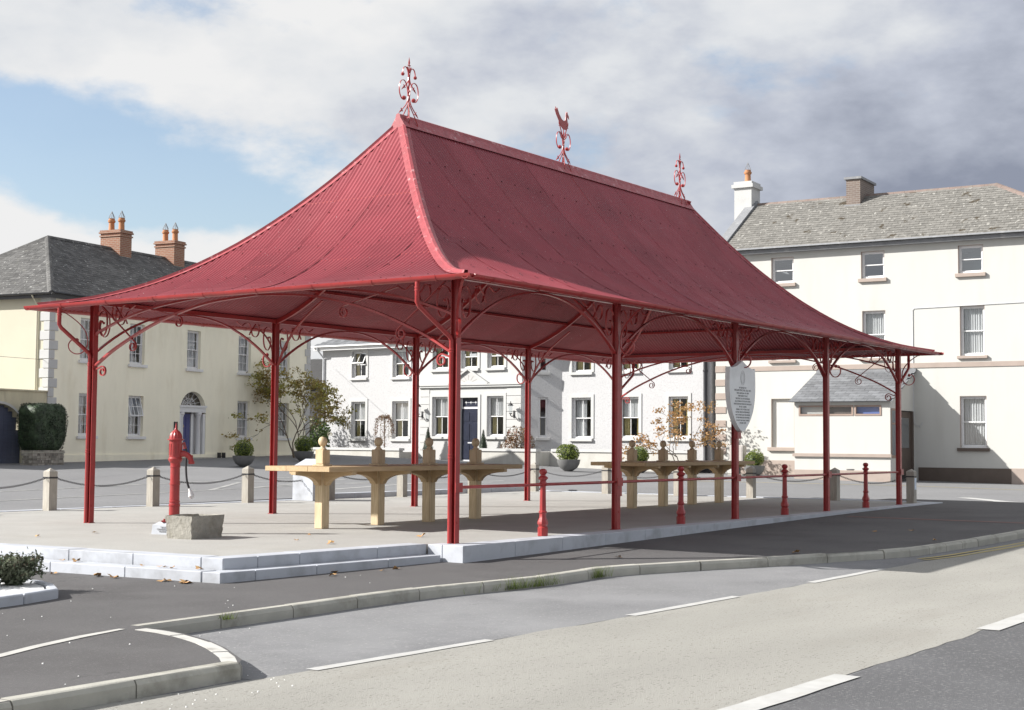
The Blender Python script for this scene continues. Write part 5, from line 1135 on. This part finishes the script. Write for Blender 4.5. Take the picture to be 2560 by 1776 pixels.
# ---------------------------------------------------------------- cream three storey building (right)
CH_ = frame_empty('cream_building', (35.974, 3.586, 0), (.0579, -.9983)); tag(CH_, 'tall three storey cream building with mossy slate roof and brown sills', 'building')
RU0, RU1, REZ, RD = -10.62, 3.4, 8.62, 7.0
to = [(-8.36, -7.47, 7.33, 8.31), (-4.90, -4.03, 7.34, 8.33), (-1.41, -.54, 7.34, 8.33)]
fo_ = [(-8.36, -7.47, 4.44, 6.17), (-4.87, -4.01, 4.44, 6.16), (-1.37, -.51, 4.44, 6.19)]
go = [(-1.40, -.48, 1.22, 3.03)]; blank = (-8.38, -7.47, 1.19, 3.0)
b = MB(); wall_face(b, RU0, RU1, -.3, REZ, to+fo_+go+[blank], .17); b.build('front_wall', 'cream_render', CH_)
MB().box(blank[0], blank[1], .12, .17, blank[2], blank[3]).build('blind_window', 'cream_render', CH_); MB().box(blank[0]-.12, blank[1]+.12, -.10, .115, blank[2]-.14, blank[2]-.003).build('sill', 'brown_trim', CH_, bevel=.006)
for o_ in to: window(CH_, *o_, .11, 'white_paint', 1, 1, gl='glass_sky', sill='brown_trim', style='none', fw=.06, sill_w=.13)
for k, o_ in enumerate(fo_): window(CH_, *o_, .11, 'white_paint', 1, 1, sill='brown_trim', style=['net', 'net', 'left'][k] if k != 2 else 'net', fw=.06, sill_w=.10)
for o_ in go: window(CH_, *o_, .11, 'white_paint', 1, 1, sill='brown_dark', style='net', fw=.06, sill_w=.11)
def reveal(par, o_, m, dep=.105):                      # painted reveal round an opening
    a, c, d, e_ = o_; MB().box(a+.001, a+.012, .004, dep, d, e_).box(c-.012, c-.001, .004, dep, d, e_).box(a+.012, c-.012, .004, dep, e_-.012, e_-.001).build('reveal', m, par)
for o_ in to+fo_+go+[blank]: reveal(CH_, o_, 'brown_trim')
MB().quad((RU0, 0, -.3), (RU0, 0, REZ), (RU0, RD, REZ), (RU0, RD, -.3)).poly([(RU0, 0, REZ), (RU0, RD/2, 10.95), (RU0, RD, REZ)]).quad((RU1, 0, -.3), (RU1, RD, -.3), (RU1, RD, REZ), (RU1, 0, REZ)).quad((RU0, RD, -.3), (RU0, RD, REZ), (RU1, RD, REZ), (RU1, RD, -.3)).build('rear_wall', 'cream_render', CH_, fix=False)
MB().box(RU0+.3, RU1, -.03, -.002, 4.05, 4.22).build('string_course', 'brown_trim', CH_)
MB().box(-2.86, .32, -.035, -.002, -.2, .52).build('plinth', 'brown_dark', CH_); MB().box(.33, RU1, -.035, -.002, -.2, .53).build('plinth', 'brown_trim', CH_); MB().box(-9.6, -6.3, -.035, -.002, -.2, .70).build('plinth', 'brown_trim', CH_)
for q in range(14):
    z = .9+q*.26; w_ = .30 if q % 2 else .46
    if q % 2 == 0: MB().box(RU0-.01, RU0+.42, -.03, -.002, z+.01, z+.25).build('quoin', 'brown_trim', CH_)
cb_ = MB().tube([(RU1, -.02, 6.27), (-2.98, -.02, 6.17), (-3.02, -.02, 6.12), (-3.02, -.02, 2.1), (-2.8, -.03, 1.95), (-2.7, -.02, 2.1)], .012, 5).build('wall_cable', 'grey_pipe', CH_)
# roof with slates, left parapet, chimneys, ridge
rh = RD/2; RRZ = 10.98; rov = .22; rez = REZ+.02
rsl_r, rsl_z = rh+rov, RRZ-rez; rsl = sqrt(rsl_r**2+rsl_z**2); hipx = -.85
rb = MB(); rb.poly([(RU0+.2, -rov, rez), (RU1+.2, -rov, rez), (hipx, rh, RRZ), (RU0+.2, rh, RRZ)]); rb.poly([(RU1+.2, -rov, rez), (RU1+.2, RD+rov, rez), (hipx, rh, RRZ)]); rb.poly([(RU1+.2, RD+rov, rez), (RU0+.2, RD+rov, rez), (RU0+.2, rh, RRZ), (hipx, rh, RRZ)]); rb.poly([(RU0+.2, -rov, rez), (RU0+.2, RD+rov, rez), (RU1+.2, RD+rov, rez), (RU1+.2, -rov, rez)][::1]); rb.build('roof', 'slate_pale', CH_, fix=False)
slates(CH_, (RU0+.35, -rov-.04, rez), (1, 0, 0), (0, rsl_r/rsl, rsl_z/rsl), (0, -rsl_z/rsl, rsl_r/rsl), int(rsl/.205), .205, .33, lambda v: (0, RU1-RU0-.15-(RU1+.2-hipx)*v/rsl), 'slate_pale', indiv=300, thick=.018)
ridge_run(CH_, (RU0+.35, rh, RRZ), (hipx, rh, RRZ), 'ridge_tile', .42, .12); ridge_run(CH_, (hipx, rh, RRZ+.02), (RU1+.2, -rov, rez+.03), 'ridge_tile', .45, .14, 'hip_tile')
b = MB()
for s_ in (0,): b.v += [(x, y, z) for x in (RU0-.05, RU0+.34) for y, z in ((-rov-.02, rez-.05), (-rov-.02, rez+.13), (rh, RRZ+.17), (RD+rov, rez+.13), (RD+rov, rez-.05), (rh, RRZ-.2))]
b.f += [(0, 1, 2, 5), (2, 3, 4, 5), (6, 11, 8, 7), (8, 11, 10, 9), (0, 6, 7, 1), (1, 7, 8, 2), (2, 8, 9, 3), (3, 9, 10, 4)]; b.build('parapet', 'lead', CH_)
MB().sweep([(RU0+.2, -rov-.10, rez-.01), (RU1+.2, -rov-.10, rez-.01)], [(.065*cos(a), .065*sin(a)) for a in [pi*k/8+pi for k in range(9)]], closed_sec=False, ref=(0, -1, 0)).box(RU0+.1, RU1+.1, -rov-.03, -rov, rez-.16, rez-.02).box(RU0+.1, RU1+.1, -rov, -.003, rez-.16, rez-.14).build('gutter', 'lead', CH_)
cq = RU0-.42; st = MB().box(cq-.08, cq+.66, rh-.46, rh+.46, 8.0, 11.66).build('chimney', 'smooth_white', CH_); MB().box(cq-.17, cq+.75, rh-.55, rh+.55, 11.66, 11.80).box(cq-.10, cq+.68, rh-.48, rh+.48, 11.80, 11.92).build('chimney_cap', 'smooth_white', st); chimney_pot(st, cq+.32, rh, 11.91)
st = MB().box(-6.35, -5.8, rh-.75, rh+1.0, 10.2, 11.55).build('chimney', 'brick_brown', CH_); MB().box(-6.42, -5.73, rh-.82, rh+1.07, 11.55, 11.64).build('chimney_cap', 'lead', st); MB().box(-6.40, -5.75, rh-.85, rh-.755, 10.25, 10.55).build('flashing', 'lead', st)
# porch
PU0, PU1, PDp, PE, PT = -6.42, -3.02, 2.8, 2.80, 3.92
porch = empty('porch'); porch.parent = CH_
b = MB(); ops = [(PU0+.16, PU0+1.10, 2.30, 2.66), (PU0+1.14, PU0+2.12, 2.30, 2.66), (PU0+2.16, PU0+3.10, 2.30, 2.66)]
wall_face(b, PU0, PU1, -.3, PE, ops, .10, -PDp); dz_ = [(-1.50, -.10, .20, 2.72)]
sb = MB().poly([(PU0, -PDp, -.3), (PU0, 0, -.3), (PU0, 0, PT-.05), (PU0, -PDp, PE)]); sb.build('porch_side', 'cream_render', porch, fix=False); sb = MB()
sb.poly([(PU1, -PDp, -.3), (PU1, -PDp, PE), (PU1, -1.62, PE+(PT-.05-PE)*(PDp-1.62)/PDp), (PU1, -1.62, -.3)]); sb.poly([(PU1, -1.62, 2.5), (PU1, -1.62, PE+(PT-.05-PE)*(PDp-1.62)/PDp), (PU1, 0, PT-.05), (PU1, 0, 2.5)]); sb.poly([(PU1, -.15, -.3), (PU1, -.15, 2.5), (PU1, 0, 2.5), (PU1, 0, -.3)])
b.build('porch_wall', 'cream_render', porch); sb.build('porch_side', 'cream_render', porch, fix=False)
MB().box(PU1-.10, PU1-.06, -1.60, -.17, .25, 2.48).build('porch_door', 'brown_dark', porch); MB().box(PU1-.06, PU1-.045, -1.35, -.45, 1.2, 2.25).build('door_pane', 'glass_sky', porch); MB().box(PU1-.12, PU1+.01, -1.72, -1.60, .0, 2.5).box(PU1-.12, PU1+.01, -.17, -.05, .0, 2.5).build('porch_door_frame', 'brown_dark', porch)
MB().box(PU1-.02, PU1+.012, -PDp+.15, -1.80, .95, 2.48).build('side_window', 'glass_sky', porch); MB().box(PU1, PU1+.02, -PDp+.08, -PDp+.15, .9, 2.52).box(PU1, PU1+.02, -PDp+.15, -1.72, .86, .95).box(PU1, PU1+.02, -PDp+.15, -1.72, 2.0, 2.06).box(PU1, PU1+.02, -PDp+.15, -1.72, 2.48, 2.55).build('side_window_frame', 'window_brown', porch)
for k, (a, c, d, e_) in enumerate(ops):
    f_ = MB().box(a, a+.06, -PDp-.02, -PDp+.08, d, e_).box(c-.06, c, -PDp-.02, -PDp+.08, d, e_).box(a+.06, c-.06, -PDp-.02, -PDp+.08, d, d+.06).box(a+.06, c-.06, -PDp-.02, -PDp+.08, e_-.06, e_).build('porch_window', 'window_brown', porch)
    MB().quad((a+.06, -PDp+.02, d+.06), (c-.06, -PDp+.02, d+.06), (c-.06, -PDp+.02, e_-.06), (a+.06, -PDp+.02, e_-.06)).build('pane', 'glass_clear', f_, fix=False)
    bl_ = MB().box(a+.05, c-.05, -PDp+.13, -PDp+.14, d+.04, e_-.04); bl_.build('blind', ['cream_render', 'brown_dark', 'interior_blue'][k], f_)
MB().box(PU0-.05, PU1+.05, -PDp-.08, -PDp-.003, .88, .99).build('porch_sill', 'brown_trim', porch); MB().box(PU0-.005, PU1+.005, -PDp-.03, -PDp-.004, -.2, .42).build('porch_plinth', 'brown_trim', porch)
pr_, pz_ = PDp+.18, PT-PE+.07; psl = sqrt(pr_**2+pz_**2)
MB().poly([(PU0-.15, -PDp-.18, PE-.03), (PU1+.12, -PDp-.18, PE-.03), (PU1+.12, 0, PT+.02), (PU0-.15, 0, PT+.02)]).build('porch_roof', 'slate_blue', porch, fix=False)
slates(CH_, (PU0-.16, -PDp-.20, PE-.03), (1, 0, 0), (0, pr_/psl, pz_/psl), (0, -pz_/psl, pr_/psl), int(psl/.26), .26, .40, lambda v: (0, PU1-PU0+.29), 'slate_blue', indiv=120, thick=.012, name='porch_slate')
MB().box(PU0-.15, PU1+.12, -.14, -.005, PT-.0, PT+.10).build('flashing', 'lead', CH_)
# neighbour beyond the right hip
nb = tag(frame_empty('next_building', (36.2, -.2, 0), (.0579, -.9983)), 'end of a further slated building with pale chimney cap at the right edge', 'building')
MB().box(.3, 9, .6, 7, -.3, 9.3).build('wall', 'cream_render', nb); b = MB(); b.poly([(.1, .4, 9.3), (9.2, .4, 9.3), (9.2, 3.8, 11.6), (.1, 3.8, 11.6)]); b.poly([(.1, 7.2, 9.3), (.1, 3.8, 11.6), (9.2, 3.8, 11.6), (9.2, 7.2, 9.3)]); b.poly([(.1, .4, 9.3), (.1, 3.8, 11.6), (.1, 7.2, 9.3)]); b.build('roof', 'slate_pale', nb, fix=False)
st = MB().box(-.4, 1.5, 3.2, 4.4, 9.5, 11.78).build('chimney', 'brick_brown', nb); MB().box(-.5, 1.6, 3.1, 4.5, 11.78, 12.0).build('chimney_cap', 'smooth_white', st)
cab = tag(empty('utility_cabinet', (33.7, 12.45, H(33.7, 12.45)), radians(3)), 'grey brown utility box on a short black post by the blind window', 'cabinet')
MB().box(-.17, .17, -.27, .27, .38, 1.10).build('box', 'cabinet_grey', cab, bevel=.02); MB().box(-.18, -.171, -.22, .22, .45, 1.03).build('lid', 'cabinet_grey', cab, bevel=.003); MB().box(-.07, .07, -.07, .07, 0, .379).build('post', 'black_iron', cab)
MB().box(-.25, .25, -.3, .3, -.02, .05).build('base', 'kerb_concrete', cab)
# overhead wire
wire = tag(MB().tube([Vector((1.8, 21.6, 3.75)).lerp(Vector((35.2, 34.5, 5.1)), k/24)-Vector((0, 0, .55*4*(k/24)*(1-k/24))) for k in range(25)], .007, 4).build('overhead_wire', 'black_iron'), 'thin overhead wire crossing in front of the yellow house', 'wire')
wire2 = None

# ================================================================== PLANTING
tree('maple_tree', (24.9, 26.2, H(24.9, 26.2)), 'airy green and bronze maple before the right end of the yellow house', 'tree', 4, 3.35, 31, 'leaf_maple', 12, .10, .12, depth=4, r0=.035, lean=.20, spread=.36)
tree('garden_tree', MX(32.5, 35.6), 'leafy tree in the gap beside the white house corner', 'tree', 3, 4.2, 35, 'leaf_maple', 22, .125, .20, depth=3, r0=.05, lean=.30)
tree('young_maple', MX(33.2, 14.7), 'sparse young maple with orange leaves before the drainpipe', 'tree', 4, 3.1, 57, 'leaf_autumn', 11, .10, .12, depth=3, r0=.028, lean=.34, spread=.45)
hy = tag(empty('hydrangea', MX(32.95, 32.7, .3)), 'green hydrangea bush with cream flower heads behind the garden wall', 'shrub')
leaf_ball(1500, .95, .15, 71, .75, .5, .12, .55).build('foliage', 'leaf_hydrangea', hy, fix=False)
rnd = random.Random(8)
for k in range(14):
    d = Vector((rnd.uniform(-1, .1), rnd.gauss(0, .7), rnd.uniform(-.2, 1))).normalized(); p = Vector((d.x*.95, d.y*.98, .55+d.z*.74)); fb = MB()
    for _ in range(40):
        q = Vector((rnd.gauss(0, 1), rnd.gauss(0, 1), rnd.gauss(0, 1))).normalized()*.10; add_leaf(fb, p+q, .05, rnd)
    fb.build('flower_head', 'flower_cream', hy, fix=False)
weep = tag(empty('weeping_shrub', MX(33.1, 28.75, .25)), 'small weeping standard tree in front of a ground floor window', 'tree')
rnd = random.Random(12); b = MB(); lb = MB(); b.tube([(0, 0, 0), (.02, .02, .8), (0, .0, 1.42)], .022, 6)
for k in range(9):
    a = 2*pi*k/9; r_ = rnd.uniform(.30, .55); c = smooth_curve([(0, 0, 1.40), (r_*.5*cos(a), r_*.5*sin(a), 1.52), (r_*cos(a), r_*sin(a), 1.25), (r_*1.08*cos(a), r_*1.08*sin(a), rnd.uniform(.35, .9))], 6); b.tube(c, .008, 4)
    for p in c[3:]:
        for _ in range(9): add_leaf(lb, p+Vector((rnd.gauss(0, .035), rnd.gauss(0, .035), rnd.gauss(0, .05))), .055, rnd)
for _ in range(300): add_leaf(lb, (rnd.gauss(0, .06), rnd.gauss(0, .06), rnd.uniform(.2, 1.4)), .05, rnd)
b.build('stems', 'bark', weep, smooth=True); lb.build('foliage', 'leaf_red', weep, fix=False)
rs = tag(empty('red_shrub', MX(33.1, 21.9, .3)), 'rounded shrub of red and green leaves above the garden wall', 'shrub'); leaf_ball(1700, .72, .08, 44, .85, .5, .15, .62).build('foliage', 'leaf_red', rs, fix=False)
for k, (y, lab) in enumerate(((26.35, 'small dark conical conifer in a clay pot left of the navy door'), (23.5, 'small dark conical conifer right of the navy door'))):
    cn = tag(empty('conifer', MX(33.05, y, .1)), lab, 'shrub', 'cone conifers flanking the door'); rnd = random.Random(60+k); b = MB()
    for _ in range(900):
        z = rnd.random()**1.3; a = rnd.uniform(0, 6.28); r_ = .24*(1-z)*(.75+.25*rnd.random())+.01; add_leaf(b, (r_*cos(a), r_*sin(a), .30+z*.95), .06, rnd, up=1.5, asp=.3)
    b.build('foliage', 'leaf_dark', cn, fix=False); MB().lathe([(.03, .3), (.20, .33), (.12, .7), (.01, 1.15)], 9).build('twigs', 'leaf_dark', cn)
    MB().lathe([(.13, 0), (.17, .26), (.19, .26), (.19, .31), (.16, .31), (.15, .27), (.01, .27)], 14).build('pot', 'terracotta', cn, smooth=True, angle=40)
tree('far_tree', (31.0, 52.0, .6), 'distant green and rust coloured tree behind the yellow house roof', 'tree', 3, 10.6, 91, 'leaf_maple', 22, .36, .75, depth=3, r0=.2, lean=.35)

# ---- corner bed with shrub
bed = tag(empty('gravel_bed'), 'white kerbed gravel bed with bushy shrub at the left edge', 'planting bed')
poly = [(-5.30, 1.20), (-5.46, .80), (-5.72, .40), (-6.22, .24), (-9.0, -.35), (-9.0, 2.6), (-5.9, 2.3), (-5.35, 1.75)]
zp = P(-6); MB().prism([(-5.42, 1.2), (-5.56, .84), (-5.8, .5), (-6.24, .36), (-8.9, -.2), (-8.9, 2.5), (-5.95, 2.2), (-5.46, 1.7)], zp-.05, zp+.075).build('gravel', 'white_gravel', bed)
for a, c in zip(poly, poly[1:]+poly[:1]):
    a, c = Vector((*a, 0)), Vector((*c, 0)); t = (c-a); l = t.length; t.normalize(); n = max(1, round(l/.5))
    for k in range(n):
        M_ = Matrix(((t.x, t.y, 0, a.x+t.x*l*k/n), (t.y, -t.x, 0, a.y+t.y*l*k/n), (0, 0, 1, zp), (0, 0, 0, 1)))
        MB().box(.006, l/n-.006, 0, .09, -.1, .095).build('edging_stone', 'white_stone', bed, bevel=.012).matrix_local = M_
def bush(name, loc, label, n, r, h, seed, lm='leaf_shrub', ls=.045, grp=None):
    rnd = random.Random(seed); rt = tag(empty(name, loc), label, 'shrub', grp); b = MB(); lb = MB()
    for k in range(n):
        a = rnd.uniform(0, 6.28); l = h*rnd.uniform(.6, 1.15); sp_ = rnd.uniform(.1, 1)*r; c = smooth_curve([(0, 0, 0), (sp_*.4*cos(a), sp_*.4*sin(a), l*.5), (sp_*cos(a), sp_*sin(a), l*rnd.uniform(.75, 1))], 7); b.tube(c, .006, 4)
        for p in c[3:]:
            for _ in range(7): add_leaf(lb, p+Vector((rnd.gauss(0, .028), rnd.gauss(0, .028), rnd.gauss(0, .028))), ls, rnd, up=.6, asp=.45)
    b.build('stems', 'bark', rt); lb.build('foliage', lm, rt, fix=False); return rt
bush('bed_shrub', (-5.66, 1.18, zp+.07), 'bushy grey green shrub in the white kerbed bed', 75, .30, .27, 5)
bush('bed_shrub', (-6.15, 1.45, zp+.07), 'taller grey green shrub cut by the left frame edge', 75, .34, .30, 6)
# ---- weeds along the kerb
for k, (x, y, lab) in enumerate([(-1.35, -2.11, 'long tuft of grass growing along the sunken kerb'), (.05, -2.20, 'grass tuft where the kerb bends'), (-5.66, -1.80, 'tiny green tuft in a kerb joint')]):
    rnd = random.Random(k+2); b = MB(); nL = (160, 90, 25)[k]; spx = (.26, .10, .04)[k]
    for _ in range(nL):
        px = x+rnd.gauss(0, spx); py = kerb_y(px)-.015+rnd.gauss(0, .02); z = P(px)-.10+(.06 if k == 2 else 0); h_ = rnd.uniform(.06, .17)*(1 if k < 2 else .5); a = rnd.uniform(0, 6.28); i = len(b.v)
        b.v += [(px-.004, py, z), (px+.004, py, z), (px+cos(a)*h_*.5, py+sin(a)*h_*.5, z+h_)]; b.f.append((i, i+1, i+2))
    o_ = b.build('grass_tuft', 'grass_blade', fix=False); tag(o_, lab, 'grass')
# ---- fallen leaves
lm_ = []
for k in range(3):
    rnd = random.Random(k); b = MB(); n = 9
    b.v.append((0, 0, .012))
    for q in range(n): a = 2*pi*q/n; r_ = .042*(1.25 if q % 2 else .7); b.v.append((r_*cos(a)*1.3, r_*sin(a), .004+.028*(cos(a)**2)*rnd.uniform(.2, 1.2)))
    b.f = [(0, 1+q, 1+(q+1) % n) for q in range(n)]; me = b.mesh('fallen_leaf'); me.materials.append(MATS['dry_leaf']); lm_.append(me)
rnd = random.Random(77); spots = []
for k in range(9): y = rnd.uniform(.6, 4.4); spots.append((-3.66-.095*(y-.6)+rnd.uniform(-.06, .03), y, -.112))
for k in range(12): y = rnd.uniform(.3, 3.2); spots.append((-3.90-.095*(y-.3)-rnd.uniform(0, .10), y, P(-4)+.004))
for k in range(5): x = rnd.uniform(-3.6, -1); spots.append((x, .12-rnd.uniform(0, .35), P(x)+.004))
for k in range(7): spots.append((rnd.uniform(-3, 1), rnd.uniform(1, 5), .006))
for k in range(5): x = rnd.uniform(1, 9); spots.append((x, kerb_y(x)+rnd.uniform(.2, 2), P(x)+.004))
for k, (x, y, z) in enumerate(spots):
    o_ = link('fallen_leaf', lm_[k % 3], None); o_.location = (x, y, z); o_.rotation_euler = (rnd.uniform(-.3, .3), rnd.uniform(-.3, .3), rnd.uniform(0, 6.28)); s_ = rnd.uniform(.55, 1.25); o_.scale = (s_, s_, s_)
    if k < 9: lb_, gp = 'dry brown leaf lying on the lower white step', 'leaves on the step'
    elif k < 26: lb_, gp = 'dry brown leaf on the pavement at the foot of the white steps', 'leaves on the pavement by the steps'
    elif k < 33: lb_, gp = 'dry leaf lying on the gravel platform', 'leaves on the platform'
    else: lb_, gp = 'dry leaf on the dark pavement by the road kerb', 'leaves near the kerb'
    tag(o_, lb_, 'leaf', gp)
# ---- white chips strewn over the pavement
rnd = random.Random(15); b = MB()
for _ in range(60):
    x, y = rnd.uniform(-9.5, -1.5), rnd.uniform(-3.7, 1.2)
    if y < kerb_y(x)+.15 or (x > -4.0 and y > -.1): continue
    r_ = rnd.uniform(.003, .0085); z = P(x); b.lathe([(r_, z), (r_*.8, z+r_*.7), (.001, z+r_)], 5, T(x, y, 0))
for _ in range(40):
    x = rnd.uniform(-9, -5.5); y = kerb_y(max(-9.4, x))-rnd.uniform(.03, .5); z = H(x, y)+.004; r_ = rnd.uniform(.003, .007); b.lathe([(r_, z), (r_*.8, z+r_*.7), (.001, z+r_)], 5, T(x, y, 0))
tag(b.build('stone_chips', 'litter_white'), 'scattered white stone chips on pavement and gutter', 'stone chips', kind='stuff')
bpy.context.view_layer.update()
